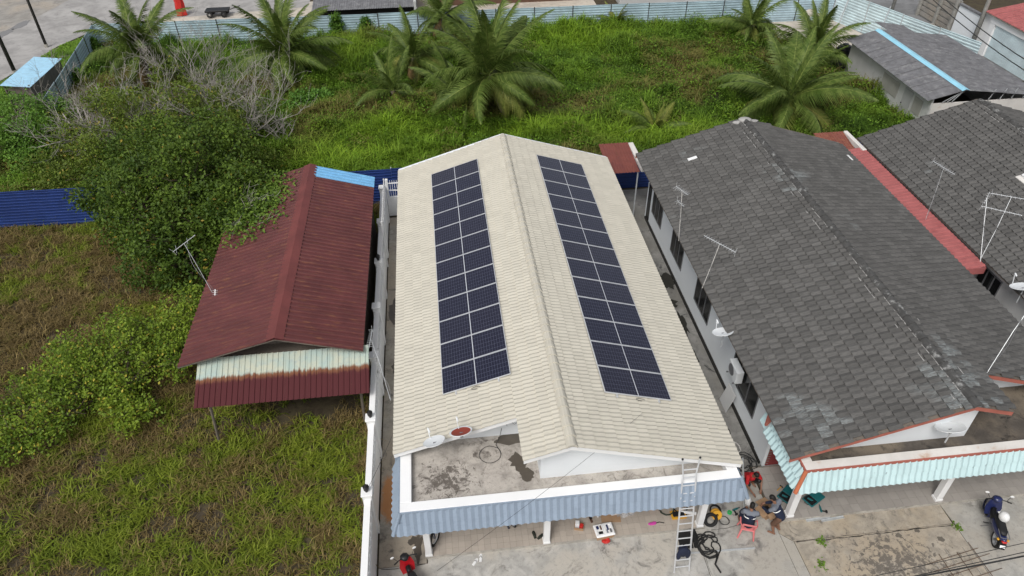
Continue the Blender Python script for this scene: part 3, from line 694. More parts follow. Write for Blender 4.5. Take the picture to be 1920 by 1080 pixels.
# feed posts seen above the porch dishes
def antenna(name, label, base, top, boom_dir, n, bl=.9, el=.35, m=M_steel, coil=None, second=None, lean=None):
    A = thing(name, label, 'antenna', base)
    t = Vector(top)-Vector(base)
    mid = t*.55+Vector((random.uniform(-.05, .05), random.uniform(-.05, .05), 0))
    MB().tube([(0, 0, 0), mid, t], .014 if m is M_wirew else .010, 5).build('mast', m, A)
    def boom(c, bd, n, bl, el):
        bd = Vector(bd).normalized(); sd_ = bd.cross(Vector((0, 0, 1))).normalized(); c = Vector(c)
        b_ = MB().tube([c-bd*bl/2, c+bd*bl/2], .013, 5).build('boom', M_steel, A)
        for i in range(n):
            p = c-bd*bl/2+bd*bl*(i+.3)/n; l = el*(1 if i else 1.5)*(.75+.25*i/n)
            MB().tube([p-sd_*l/2, p+sd_*l/2], .007, 4).build('element', M_alu, b_)
        up_ = sd_.cross(bd).normalized()
        for s_ in (-1, 1): MB().tube([c-bd*bl*.48+up_*.03*s_, c-bd*bl*.5+up_*.2*s_-sd_*.0], .008, 4).build('reflector', M_alu, b_)
    boom(t, boom_dir, n, bl, el)
    if second: boom(*second)
    pts = [Vector((0, 0, .02))]
    for i in range(1, 9):
        f = i/8; pts.append(t*f+Vector((math.sin(f*7)*.09, math.cos(f*6)*.08, 0)))
    MB().tube(pts, .006, 4).build('lead', M_frame, A)
    return A
antenna('tv_antenna', 'small TV antenna on a bent mast above the alley window', (6.72, 11.5, 3.5), (6.75, 12.1, 5.6), (.55, -1, -.1), 8, .7, .34, M_wirew, second=((-.05, .35, 1.65), (.3, -1, 0), 4, .5, .25))
antenna('tv_antenna', 'long rod TV antenna over the middle of the grey roof', (6.7, 8.3, 3.5), (7.25, 8.75, 5.25), (-.8, .95, .1), 13, 1.4, .26, M_wirew)
antenna('tv_antenna', 'TV antenna standing in front of the red awning strip', (18.5, 12.4, 3.0), (18.75, 12.9, 5.35), (.45, -.9, -.15), 11, 1.1, .34)
antenna('tv_antenna', 'double TV antenna at the right edge above the awning end', (18.8, 9.0, 3.2), (19.9, 10.1, 5.5), (1, -.55, 0), 9, 1.5, .3, second=((.6, .75, 1.9), (1, -.6, -.05), 9, 1.5, .3))
antenna('tv_antenna', 'thin wire aerial of small rods left of the double antenna', (18.75, 8.9, 3.2), (19.3, 10.6, 5.2), (.3, .3, 1), 5, .5, .15)
antenna('tv_antenna', 'tall leaning antenna mast at the lower right roof corner', (13.5, 1.6, 4.8), (14.95, 2.65, 6.9), (-.4, .5, .5), 4, .55, .3)
antenna('tv_antenna', 'TV antenna on crossed masts at the maroon shed left eave', (-12.3, 10.6, 2.9), (-13.35, 12.0, 4.8), (1, .35, .55), 2, 1.1, .5, second=((.02, -.1, .3), (.05, .6, .55), 8, .6, .22))
antenna('tv_antenna', 'small TV antenna on a bent mast between shed and passage', (-5.45, 5.2, 2.1), (-6.05, 7.1, 3.4), (-.12, -1, -.15), 9, .85, .24)
# ---------------------------------------------------------------- windows and fittings of the grey house side wall
def window(parent, x, y0, y1, z0, z1, n=3, face=-1):
    f = MB(); e = face*.035; xa, xb = sorted((x+face*.002, x+e))
    f.box(min(x+face*.001, x+face*.008), max(x+face*.001, x+face*.008), y0, y1, z0, z1)
    W = f.build('window', M_frame, parent); w_ = (y1-y0)/n
    for za, zb in ((z0, z0+.05), (z1-.05, z1)): MB().box(min(x+face*.009, x+e), max(x+face*.009, x+e), y0, y1, za, zb).build('rail', M_frame, W)
    for i in range(n+1):
        yy = y0+i*w_; MB().box(min(x+face*.009, x+e), max(x+face*.009, x+e), max(y0, yy-.03), min(y1, yy+.03), z0+.051, z1-.051).build('mullion', M_frame, W)
    for i in range(n): MB().box(min(x+face*.009, x+face*.016), max(x+face*.009, x+face*.016), y0+i*w_+.031, y0+(i+1)*w_-.031, z0+.051, z1-.051).build('pane', M_glassd, W)
for y0, y1 in ((16.0, 17.65), (12.6, 14.3), (8.85, 10.65), (3.75, 6.05)): window(grey_wall.parent, -4.482, y0, y1, .95, 2.25)
window(TH, -5.755, 8.3, 9.6, 1.1, 2.5, 3)
MB().box(-4.49, -4.485, 18.0, 18.55, .05, 2.1).build('side_door', M_glassd, GH)
MB().box(-4.56, -4.485, 2.5, 18.5, -.05, .12).build('plinth', M_dark, GH)
MB().box(-4.505, -4.484, 2.37, 3.1, .08, 2.3).build('side_panel', M_whitew, GH)
# brick facing where the side wall meets the porch
br = MB().box(.003, .207, 0, .018, .003, .062).mesh('brick_piece', M_brick)
bp = MB().box(0, 1.7, 0, .02, .1, 2.8).build('brick_panel', M_grout, GH, mtx=T(-4.40, 2.335, 0))
for j in range(18):
    for i in range(8):
        xx = i*.21+(.105 if j % 2 else 0)
        if xx < 1.5: link('brick', br, bp, T(xx, -.016, .1+j*.065))
# air conditioner outdoor unit
AC = thing('air_conditioner', 'white outdoor air conditioner unit on the grey house side wall', 'air conditioner', (7.5, 5.35, 1.55))
MB().bbox(-.34, -.06, -.4, .4, 0, .58, .02).build('casing', M_dish, AC)
MB().lathe([(.0, 0), (.19, 0), (.22, .012), (.24, 0)], 20, T(-.342, .1, .29) @ RY(-PI/2)).build('fan_grille', M_frame, AC)
for y in (-.3, .3): MB().box(-.4, -.01, y-.02, y+.02, -.05, -.002).build('bracket', M_frame, AC)
lb = thing('board', 'pale board leaning on the alley wall below the air conditioner', 'board', (7.1, 5.3, 0))
MB().bbox(0, .03, -.35, .35, 0, .9, .005, RY(.25)).build('panel', M_wallgrey, lb)
tag(MB().bbox(-.1, .1, -.35, .4, -.01, .03, .01, T(12.12, 5.0, 5.16) @ RY(.25) @ RZ(.1)).build('broken_tile', M_white), 'white loose piece lying on the grey roof ridge', 'debris')
tag(MB().bbox(-.05, .05, -.25, .25, -.01, .02, .005, T(17.0, 17.0, 3.73) @ RY(.3)).build('white_strip', M_white), 'short white strip on the grey roof near the awning end', 'debris')
tag(MB().bbox(-.22, .22, -.1, .1, -.01, .03, .01, T(8.9, 16.9, 4.31) @ RY(-.3)).build('white_patch', M_white), 'small white patch near the far left of the grey roof', 'debris')
mp = thing('mortar_patch', 'white plaster lump at the far peak of the grey roof', 'plaster', (12, 18.75, 5.2))
MB().ell((0, 0, .03), (.34, .26, .1), 9, 5).ell((-.3, -.05, -.08), (.35, .18, .07), 8, 5).ell((.35, .05, -.09), (.4, .16, .06), 8, 5).build('plaster', M_mortar, mp)
sk = thing('skylight_cap', 'white metal cap on the rightmost grey roof', 'roof vent', (23.8, 13.0, 4.30))
MB().bbox(-.5, .6, -.5, .5, .05, .22, .03, RY(-.3)).build('cap', M_white, sk); MB().bbox(-.7, -.45, -.6, .6, .0, .1, .02, RY(-.3)).build('flashing', M_whited, sk)
# ================================================================ vegetation
def blades(P, H, W, LEAN, COL, name, mat, bend=.45):
    n = len(P); a = rng.random(n)*2*PI; d = np.stack([np.cos(a), np.sin(a), 0*a], 1); sdv = np.stack([-np.sin(a), np.cos(a), 0*a], 1)
    up = np.array([0, 0, 1.]); H = H[:, None]; W = W[:, None]; LEAN = LEAN[:, None]
    b0 = P-sdv*W/2; b1 = P+sdv*W/2; mid = P+up*H*.6+d*H*LEAN*.4; m0 = mid-sdv*W*.38; m1 = mid+sdv*W*.38
    tip = P+up*H*(1-LEAN*.35)+d*H*LEAN*(1+bend)
    V = np.stack([b0, b1, m0, m1, tip], 1).reshape(-1, 3); k = np.arange(n)[:, None]*5
    F = np.concatenate([k+[[0, 1, 3]], k+[[0, 3, 2]], k+[[2, 3, 4]]])
    C = np.repeat(COL, 5, 0); sh = np.tile(np.array([.72, .72, .95, .95, 1.12]), n)[:, None]
    return np_mesh(name, V, F, mat, np.clip(C*(.9+.1*sh), 0, 1), gain=VEG)
def leaves(P, size, COL, name, mat, flat=.5):
    n = len(P); a = rng.random(n)*2*PI; t = (rng.random(n)-.5)*PI*(1-flat); r = (rng.random(n)-.5)*2.2*(1-flat)
    ax = np.stack([np.cos(a)*np.cos(t), np.sin(a)*np.cos(t), np.sin(t)], 1); s0 = np.stack([-np.sin(a), np.cos(a), 0*a], 1)
    nn = np.cross(ax, s0); sd_ = s0*np.cos(r)[:, None]+nn*np.sin(r)[:, None]; nn = np.cross(ax, sd_)
    L = (size*(.7+.6*rng.random(n)))[:, None]; w = L*.30
    V = np.stack([P-ax*L/2, P-sd_*w+nn*L*.08, P+ax*L/2-nn*L*.10, P+sd_*w+nn*L*.08], 1).reshape(-1, 3); k = np.arange(n)[:, None]*4
    F = np.concatenate([k+[[0, 1, 2]], k+[[0, 2, 3]]])
    return np_mesh(name, V, F, mat, np.repeat(COL, 4, 0), gain=VEG)
def lerp(a, b, t): return np.array(a)*(1-t[:, None])+np.array(b)*t[:, None]
def inside(x, y, poly):
    r = np.zeros(len(x), bool); j = len(poly)-1
    for i in range(len(poly)):
        xi, yi = poly[i]; xj, yj = poly[j]; c = ((yi > y) != (yj > y)) & (x < (xj-xi)*(y-yi)/(yj-yi+1e-12)+xi); r ^= c; j = i
    return r
def sstep(a, b, x): t = np.clip((x-a)/(b-a), 0, 1); return t*t*(3-2*t)
# ---- front lawn
def lawn():
    N = 30000; x = rng.uniform(-34, -6.3, N); y = rng.uniform(-9, 21.7, N)
    k = (x > -30-.1*y) & ~((x > -12.2) & (y > 7.6) & (y < 19))
    bare = np.exp(-(((x+8.8)/2.2)**2+((y-7.1)/.75)**2)); k &= rng.random(N) > bare*1.15
    gap = fbm(x*1.1+5, y*1.1, 3) > .62
    x, y, gap = x[k], y[k], gap[k]; B = 12; n = len(x); gp = np.repeat(gap, B)
    px = np.repeat(x, B)+rng.normal(0, .11, n*B); py = np.repeat(y, B)+rng.normal(0, .11, n*B); m = (px < -6.25) & ~(gp & (rng.random(n*B) < .45)); px, py, gp = px[m], py[m], gp[m]
    tb = np.repeat(rng.random(n), B)[m]; tc = np.repeat(rng.random(n), B)[m]
    brown = fbm(px*.22+3, py*.22, 3)*.42+fbm(px*1.5, py*1.5+7, 3)*.58
    bias = .045*np.exp(-((px+21)**2+(py-17)**2)/60)+.06*np.exp(-((px+10)**2+(py-7)**2)/8)-.05*np.exp(-((px+18)**2+(py-1)**2)/30)
    f = sstep(.445, .585, brown+bias+.16*(tb-.5)+.25*gp+rng.normal(0, .03, len(px)))
    g = lerp((.060, .088, .012), (.125, .148, .022), tc); br = lerp((.085, .060, .036), (.17, .125, .070), rng.random(len(px))**2)
    c = g*(1-f[:, None])+br*f[:, None]; c *= (.75+.45*tb)[:, None]
    H = (.10+.17*rng.random(len(px)))*(.75+.8*tc)*(1+.2*f)*(1-.45*gp); W = .022+.030*rng.random(len(px))*(1-.4*f)
    me = blades(np.stack([px, py, np.zeros(len(px))-.05], 1), H, W, .35+.9*rng.random(len(px)), c, 'lawn_grass', M_grass)
    tag(link('lawn_grass', me), 'rough green and brown grass of the plot left of the boundary wall', 'grass', kind='stuff')
lawn()
GB = (.075, .125, .020)
def gsurf(x, y):      # height of the weedy cover of the back field
    return .12+np.clip(fbm(x*.22+9, y*.22+2, 4)-.38, 0, 1)*2.0+np.clip(fbm(x*.75+31, y*.75+4, 3)-.45, 0, 1)*1.9
def bright(x, y):
    s = 0
    for cx, cy, rx, ry in ((-8.5, 26.0, 4.5, 2.6), (-9.5, 43, 2.2, 3.5), (-6.0, 29, 3, 1.5), (10, 26.5, 5, 2), (9, 43.5, 6, 2.5), (3, 28, 4, 1.5)): s = np.maximum(s, np.exp(-((x-cx)/rx)**2-((y-cy)/ry)**2))
    return s
POLY = [(-29.2, 22.3), (27, 22.3), (27.2, 30), (25.5, 36), (28, 38.3), (24.0, 41), (24.2, 46), (-29, 47.3)]
def field():
    N = 24000; x = rng.uniform(-29, 28, N); y = rng.uniform(22.1, 47.4, N); k = inside(x, y, POLY); x, y = x[k], y[k]; n = len(x); B = 11
    br_ = bright(x, y); sp = .16
    px = np.repeat(x, B)+rng.normal(0, sp, n*B); py = np.repeat(y, B)+rng.normal(0, sp, n*B); tb = np.repeat(rng.random(n), B); b = bright(px, py)
    dk = fbm(px*.30+20, py*.30+5, 4); dry = sstep(.48, .62, fbm(px*.2+40, py*.25, 4)+.05*(tb-.5)+.10*np.exp(-((px-11)/5)**2-((py-33)/4)**2)+.07*np.exp(-((px+20)/6)**2-((py-27)/4)**2))
    c = lerp((.034, .066, .010), (.078, .132, .018), sstep(.35, .62, dk)); c = c*(1-b[:, None])+lerp((.095, .165, .016), (.150, .215, .026), rng.random(len(px)))*b[:, None]
    c = c*(1-dry[:, None]*.85*(1-b[:, None]))+np.array((.105, .085, .04))*(dry*.85*(1-b))[:, None]; c *= (.65+.6*tb)[:, None]
    g = gsurf(px, py); H = (.22+.42*rng.random(len(px)))*(.7+.7*tb)+.55*b*rng.random(len(px))
    W = .026+.036*rng.random(len(px)); z = g*(.55+.45*rng.random(len(px)))-.1
    me = blades(np.stack([px, py, z], 1), H, W, .3+.8*rng.random(len(px)), c, 'field_grass', M_grass)
    tag(link('field_grass', me), 'tall mixed grass filling the fenced field behind the houses', 'grass', kind='stuff')
    # soil hummocks under the cover
    gx, gy = np.meshgrid(np.linspace(-29.2, 27.2, 150), np.linspace(22.2, 47.3, 80)); gz = gsurf(gx, gy)*.62-.06
    edge = np.minimum(np.minimum(gx+29.2, 27.2-gx), np.minimum(gy-22.2, 47.3-gy)); gz = np.where(edge < .8, -.045+(gz+.045)*edge/.8, gz); gz = np.where(inside(gx.ravel(), gy.ravel(), POLY).reshape(gx.shape), gz, -.045)
    V = np.stack([gx, gy, gz], 2).reshape(-1, 3); i = np.arange(149)[None, :]+150*np.arange(79)[:, None]; i = i.ravel(); F = np.stack([i, i+1, i+151, i+150], 1)
    o = link('field_ground', np_mesh('field_ground', V, F, M_dirtg, smooth=True)); o['kind'] = 'structure'
    # broad-leaved weeds and creepers
    N = 1700; cx = rng.uniform(-29, 27, N); cy = rng.uniform(22.3, 47.2, N); k = inside(cx, cy, POLY) & (rng.random(N) > bright(cx, cy)*.8); cx, cy = cx[k], cy[k]; P = []; C = []
    for a, b_ in zip(cx, cy):
        m = int(rng.integers(50, 130)); r = rng.uniform(.3, .95); q = rng.normal(0, .5, (m, 3))*np.array([r, r, r*.8]); q[:, 2] = np.abs(q[:, 2])
        h = gsurf(a+q[:, 0], b_+q[:, 1])*.8; P.append(np.stack([a+q[:, 0], b_+q[:, 1], q[:, 2]+h+.02], 1))
        t = rng.random(); base = np.array((.030, .062, .010))*(1-t)+np.array((.095, .165, .022))*t; C.append(base[None]*(.7+.6*rng.random((m, 1))))
    N = 260; cx = rng.uniform(-12, 27, N); cy = rng.uniform(23, 46.8, N); k = inside(cx, cy, POLY) & (rng.random(N) > bright(cx, cy)*.7); cx, cy = cx[k], cy[k]
    cx = np.concatenate([cx, [1.2, .2, -1.2, 2.4, -4.6, -3.6, -6.4, -5.2, -13.0, -14.2, -12.2, 18.6, 20.2, 19.4, 22.4, 24.0, -2.4, -1.4, 10.6]]); cy = np.concatenate([cy, [29.6, 31.2, 32.4, 31.0, 36.8, 38.0, 33.0, 34.4, 38.2, 39.4, 39.8, 27.6, 28.8, 27.0, 41.2, 35.6, 45.0, 44.6, 26.6]])
    for a, b_ in zip(cx, cy):
        m = int(rng.integers(180, 420)); r = rng.uniform(.5, 1.15); u = rng.normal(0, 1, (m, 3)); u /= np.linalg.norm(u, axis=1)[:, None]; q = u*(r*(.6+.5*rng.random(m)))[:, None]*np.array([1, 1, .85]); q[:, 2] = np.abs(q[:, 2])
        P.append(np.stack([a+q[:, 0], b_+q[:, 1], q[:, 2]+gsurf(np.array(a), np.array(b_))*.5], 1)); t = rng.random(); e = rng.random()
        base = np.array((.032, .065, .012))*(1-t)+np.array((.10, .15, .022))*t; base = base if e > .3 else np.array((.085, .085, .03)); C.append(base[None]*(.65+.7*rng.random((m, 1))))
    me = leaves(np.concatenate(P), .135, np.concatenate(C), 'field_weeds', M_leaf, .45)
    tag(link('field_weeds', me), 'leafy weeds and creepers matted over the fenced field', 'weeds', kind='stuff')
M_dirtg = concrete('overgrown_soil', (.035, .048, .018), (.014, .018, .008), (.055, .05, .025), s=.6)
field()
# mown verge by the road, top left
def verge():
    poly = [(-29.7, 47.7), (-31.3, 51.2), (-33.0, 48.6), (-34.0, 44.2), (-35.8, 36), (-28.6, 36)]; sheet('grass_verge', poly, .003, M_dirtg)
    N = 26000; x = rng.uniform(-36, -28.6, N); y = rng.uniform(36, 51.2, N); k = inside(x, y, poly); x, y = x[k], y[k]; t = rng.random(len(x)); f = fbm(x*.6, y*.6)
    c = lerp((.055, .10, .02), (.10, .17, .03), sstep(.3, .7, f))*(.8+.4*t)[:, None]
    tag(link('verge_grass', blades(np.stack([x, y, 0*x], 1), .12+.12*t, .05+.03*t, .3+.6*rng.random(len(x)), c, 'verge_grass', M_grass)), 'short mown grass on the road verge at the top left', 'grass', kind='stuff')
verge()
# ---- woody plants
def limb(mb, p, d, L, r, depth, spread=.6, up=.1, taper=.62, kids=(2, 4), n=5, wig=.18, ends=None):
    pts = [Vector(p)]; dd = Vector(d).normalized(); k = 4 if depth else 3
    for i in range(k):
        dd = (dd+Vector((random.gauss(0, wig), random.gauss(0, wig), random.gauss(0, wig)+up*.3))).normalized(); pts.append(pts[-1]+dd*L/k)
    rs = [max(.006, r*(1-(1-taper)*i/k)) for i in range(k+1)]; mb.tube(pts, rs, n if r > .03 else 3, cap=False)
    if ends is not None: ends.append(pts[-1])
    if depth <= 0: return
    for c in range(random.randint(*kids)):
        i = random.randint(1, k); q = pts[i]; nd = (dd+Vector((random.gauss(0, spread), random.gauss(0, spread), random.gauss(0, spread*.7)+up))).normalized()
        limb(mb, q, nd, L*random.uniform(.5, .8), rs[i]*.68, depth-1, spread, up, taper, kids, n, wig, ends)
def leafy(name, label, cat, base, blobs, nleaf, size, c1, c2, c3=None, trunk_r=.12, group=None, flat=.35, shell=.55, twig=M_trunk, yellow=0):
    t = thing(name, label, cat, base, group=group); bs = Vector(base); mb = MB()
    for b in blobs:
        c = Vector(b[:3])-bs; pts = [Vector((random.uniform(-.15, .15), random.uniform(-.15, .15), -.1)), c*.4+Vector((random.uniform(-.2, .2), random.uniform(-.2, .2), .1)), c]
        mb.tube(pts, [trunk_r, trunk_r*.6, trunk_r*.25], 6)
        for _ in range(6): limb(mb, c*.75, Vector((random.gauss(0, 1), random.gauss(0, 1), random.uniform(-.1, .9))), b[3]*.8, trunk_r*.3, 1, .7, .1, ends=None)
    mb.build('trunk', twig, t)
    vol = np.array([b[3]**2 for b in blobs]); vol = vol/vol.sum(); P = []; C = []
    for b, v in zip(blobs, vol):
        n = max(6, int(nleaf*v/11)); u = rng.normal(0, 1, (n, 3)); u /= np.linalg.norm(u, axis=1)[:, None]+1e-9; rr = (shell+(1-shell)*rng.random(n)**.6)
        lump = .78+.5*fbm(u[:, 0]*2.2+b[0], u[:, 1]*2.2+u[:, 2]*1.7+b[1], 3); q = u*(rr*lump*b[3])[:, None]*np.array([1, 1, b[4] if len(b) > 4 else .8]); q += np.array(b[:3])
        cf = np.repeat(rng.random(n), 11); q = np.repeat(q, 11, 0)+rng.normal(0, 1, (n*11, 3))*np.array([1, 1, .7])*(size*.8+.03*b[3]); keep = q[:, 2] > .03; cf = cf[keep]; q = q[keep]; f = fbm(q[:, 0]*1.3+q[:, 2], q[:, 1]*1.3-q[:, 2], 3); f2 = rng.random(len(q))
        col_ = lerp(c1, c2, np.clip(sstep(.3, .7, f)*.35+.55*cf+.3*(f2-.5), 0, 1))
        if c3: m = (f2 > 1-yellow); col_[m] = np.array(c3)*(.8+.4*rng.random((m.sum(), 1)))
        P.append(q); C.append(col_*(.75+.5*rng.random((len(q), 1))))
    P = np.concatenate(P)-np.array(base); me = leaves(P, size, np.concatenate(C), name+'_crown', M_leaf, flat)
    link('crown', me, t); return t
leafy('leafy_tree', 'large dark green tree overhanging the left side of the maroon shed', 'tree', (-15.3, 18.2, 0),
      [(-14.3, 16.9, 2.9, 2.2), (-16.4, 17.8, 2.7, 2.2), (-13.6, 19.2, 3.0, 2.1), (-17.3, 20.3, 3.0, 2.1), (-15.2, 20.8, 3.9, 2.2), (-14.7, 15.6, 1.4, 1.7), (-16.6, 16.0, 1.2, 1.5), (-19.3, 21.2, 2.2, 1.8), (-12.9, 16.6, 3.2, 1.3), (-18.6, 18.9, 1.5, 1.4), (-14.9, 18.6, 5.2, 1.1), (-17.0, 22.2, 4.6, 1.2), (-13.2, 21.2, 4.4, 1.1), (-16.2, 15.6, 2.6, .9), (-19.0, 22.8, 3.6, 1.1), (-15.0, 23.2, 4.4, 1.2), (-20.6, 20.6, 2.2, .9), (-12.4, 18.2, 4.2, .8), (-17.8, 18.0, 4.0, .9), (-13.4, 14.9, 1.9, .8)],
      46000, .17, (.018, .036, .009), (.078, .116, .022), (.16, .12, .03), .16, yellow=.02)
leafy('shrub', 'sprawling yellow green shrub on the lawn left of the maroon shed', 'shrub', (-16.3, 9.0, 0),
      [(-16.2, 10.2, 1.12, 1.5, 0.86), (-14.6, 11.4, 1.12, 1.35, 0.92), (-17.8, 8.8, 1.00, 1.5, 0.80), (-16.0, 8.2, 0.94, 1.2, 0.80), (-18.4, 6.9, 0.62, 1.2, 0.69), (-14.4, 9.5, 1.00, 1.1, 0.92), (-17.0, 11.8, 0.88, 1.0, 0.92), (-19.4, 8.9, 0.62, 1.0, 0.69), (-14.0, 12.6, 1.25, .9, 1.03), (-19.8, 6.0, 0.44, 1.0, 0.57), (-20.6, 7.6, 0.50, 1.1, 0.69), (-15.2, 7.0, 0.62, .9, 0.80), (-13.6, 10.9, 0.88, .9, 0.92), (-18.6, 10.6, 0.75, 1.1, 0.80)],
      24000, .125, (.045, .078, .014), (.145, .19, .028), (.22, .19, .04), .06, yellow=.05, shell=.2)
leafy('shrub', 'olive thicket below the bare branches at the upper left', 'shrub', (-18.5, 27.5, 0),
      [(-18.5, 25.6, 2.6, 2.0), (-15.4, 26.2, 2.4, 1.8), (-21.6, 26.0, 2.0, 1.9), (-20.0, 30.0, 2.4, 2.0), (-16.6, 30.3, 2.0, 1.8), (-24.0, 28.3, 1.5, 1.6), (-13.4, 24.6, 1.2, 1.4), (-23.5, 24.3, 1.2, 1.5), (-18.0, 33.6, 1.8, 1.6), (-22.6, 32.0, 1.6, 1.6), (-14.2, 29.4, 1.6, 1.3), (-17.2, 27.6, 4.2, 1.1), (-20.6, 27.4, 4.0, 1.1), (-19.0, 31.6, 4.0, 1.0), (-15.2, 28.0, 3.8, .9), (-22.4, 29.2, 3.6, .9), (-25.4, 26.2, 1.0, 1.3), (-26.0, 31.0, 1.2, 1.2)],
      30000, .16, (.040, .058, .014), (.105, .140, .028), (.17, .14, .04), .08, yellow=.04, shell=.4)
leafy('shrub', 'bright green bush at the left edge beside the small blue roof', 'shrub', (-28.0, 31.0, 0),
      [(-28.6, 31.5, 1.6, 1.9), (-27.2, 29.6, 1.4, 1.6), (-29.6, 28.6, 1.2, 1.7), (-27.4, 33.2, 1.3, 1.3), (-26.6, 27.4, .8, 1.2)], 12000, .17, (.04, .085, .02), (.10, .175, .035), None, .07)
leafy('shrub', 'small bright green bush in the field right of the bare branches', 'shrub', (-11.7, 34.4, 0), [(-11.9, 34.3, .6, .9), (-10.9, 34.9, .5, .7), (-12.5, 33.2, .45, .7)], 3200, .17, (.05, .11, .03), (.11, .20, .05), None, .04)
for i, (x, y, h, lab) in enumerate(((-10.6, 47.2, 1.9, 'bushy creeper climbing the pale far fence behind the second palm'), (-8.3, 47.2, 1.5, 'narrow pointed creeper on the pale far fence'), (2.0, 44.8, 1.6, 'dark bush in front of the far fence beside the big palm'), (-29.2, 46.4, 1.2, 'creeper hanging on the top left fence corner'), (-28.2, 40.2, 1.1, 'creeper hanging on the fence behind the small blue roof'))):
    leafy('creeper', lab, 'creeper', (x, y-.5, 0), [(x, y-.35, h*.35, .55), (x+.05, y-.3, h*.75, .45), (x, y-.3, h*1.05, .3)], 2600, .15, (.03, .07, .015), (.085, .15, .03), None, .03)
# creeper spilling over the shed roof
def roof_creeper():
    t = thing('creeper', 'mat of creeper leaves and dead stems over the shed roof left slope', 'creeper', (-12.6, 16.5, 3.1)); o = np.array((-12.6, 16.5, 3.1))
    n = 5200; x = rng.normal(-11.9, .75, n); y = rng.normal(17.2, 1.35, n); m = (x > -13.6) & (x < -9.75) & (y > 13.5) & (y < 19.3) & (x+9.6 < (y-13.2)*.35-.9+rng.normal(0, .3, n)+.6); x, y = x[m], y[m]
    z = 4.0-.266*(np.abs(x+9.3))+.06+np.abs(rng.normal(0, .22, len(x)))*np.clip((-x-10)/2, .2, 1.3); f = rng.random(len(x))
    me = leaves(np.stack([x, y, z], 1)-o, .17, lerp((.03, .055, .014), (.10, .15, .03), f), 'creeper_leaves', M_leaf, .5); link('leaves', me, t)
    mb = MB()
    for _ in range(16): limb(mb, (random.uniform(-.6, .9), random.uniform(-2.6, 1.6), .25), (1, random.uniform(-.6, .8), .12), random.uniform(.7, 1.5), .014, 2, .5, -.02)
    mb.build('stems', M_twig, t, kind='stuff')
roof_creeper()
# bare branches
for lab, (x, y), ht, sd_, lean in (('bare grey dead tree standing above the olive thicket, left of centre', (-19.8, 28.6), 3.4, 3, (-.25, .2)), ('bare grey dead tree right of the other one, in front of the second palm', (-15.6, 28.2), 3.4, 5, (.35, .1)), ('bare grey dead branches reaching to the left fence', (-23.6, 29.0), 2.8, 8, (-.3, .1)), ('bare dead tree with fine twigs under the far pale fence', (-18.0, 33.0), 3.0, 12, (.1, .1)), ('bare dead sapling beside the bright green bush', (-12.6, 28.6), 1.2, 21, (.1, .1))):
    random.seed(sd_); t = thing('dead_tree', lab, 'dead tree', (x, y, 0), group='bare dead trees'); mb = MB()
    k = 7 if ht > 1.5 else 4
    for i in range(k):
        a = 2*PI*i/k+random.random(); limb(mb, (0, 0, .4), (math.cos(a)*.8+lean[0], math.sin(a)*.6+lean[1], .9), ht*random.uniform(.8, 1.15), .06, 4 if ht > 1.5 else 3, .5, .16, .62, (2, 4), 5, .2)
    mb.tube([(0, 0, -.1), (0, 0, .5)], .1, 6); mb.build('branches', M_twig, t)
random.seed(99)
# ---- coconut palms
def frond_mesh(name, L, droop, mat, seed, hang=.5, n=50):
    r_ = np.random.default_rng(seed); V = []; F = []; C = []; S = 16; th = 0; p = np.array([0., 0, 0]); pts = [p.copy()]; dirs = []
    for i in range(S):
        s = (i+.5)/S; th = -droop*s**1.5; d = np.array([math.cos(th), 0, math.sin(th)]); dirs.append(d); p = p+d*L/S; pts.append(p.copy())
    dirs.append(dirs[-1]); pts = np.array(pts)
    for i in range(S+1):          # rachis, flat three-sided
        w_ = .045*(1-.85*i/S)*L/4+.006; u = np.cross(dirs[i], [0, 1, 0])
        for o in ([0, -w_, 0], [0, w_, 0], u*-w_*1.2): V.append(pts[i]+np.array(o)); C.append(1.0)
    for i in range(S):
        for a, b in ((0, 1), (1, 2), (2, 0)): F.append((i*3+a, i*3+b, i*3+3+b)); F.append((i*3+a, i*3+3+b, i*3+3+a))
    for k in range(n):
        s = .10+.90*k/n; i = min(S-1, int(s*S)); f = s*S-i; q = pts[i]*(1-f)+pts[i+1]*f; d = dirs[i]; up = np.cross(d, [0, 1, 0]); up = up if up[2] > 0 else -up
        ll = L*.25*math.sin(PI*min(1, (.12+.88*s)**.8))**.6*(1.05-.45*s)
        for sd in (-1, 1):
            l = ll*r_.uniform(.8, 1.1); hg = hang*r_.uniform(.7, 1.35); out = np.array([0, sd, 0])*.86+d*(.42+.5*s)+up*.12; out /= np.linalg.norm(out)
            m = q+out*l*.5-np.array([0, 0, hg*l*.14]); e = q+out*l*.84-np.array([0, 0, hg*l*.85]); w_ = .032*L/4+.010; dd = d*w_
            b = len(V); V += [q-dd, q+dd, m-dd*.8, m+dd*.8, e]; c_ = r_.uniform(0, .55); C += [c_, c_, c_, c_, c_+.1]
            F += [(b, b+1, b+3), (b, b+3, b+2), (b+2, b+3, b+4)]
    return np_mesh(name, np.array(V), np.array(F), mat, np.repeat(np.array(C)[:, None], 3, 1))
FM = {}
def frond(Lq, dr, mk, sd):
    key = (Lq, dr, mk, sd)
    if key not in FM: FM[key] = frond_mesh('frond_%s' % mk, Lq, dr, {'g': M_palm, 'y': M_palmy, 'd': M_palmdry}[mk], sd+int(dr*10), .45+.35*dr)
    return FM[key]
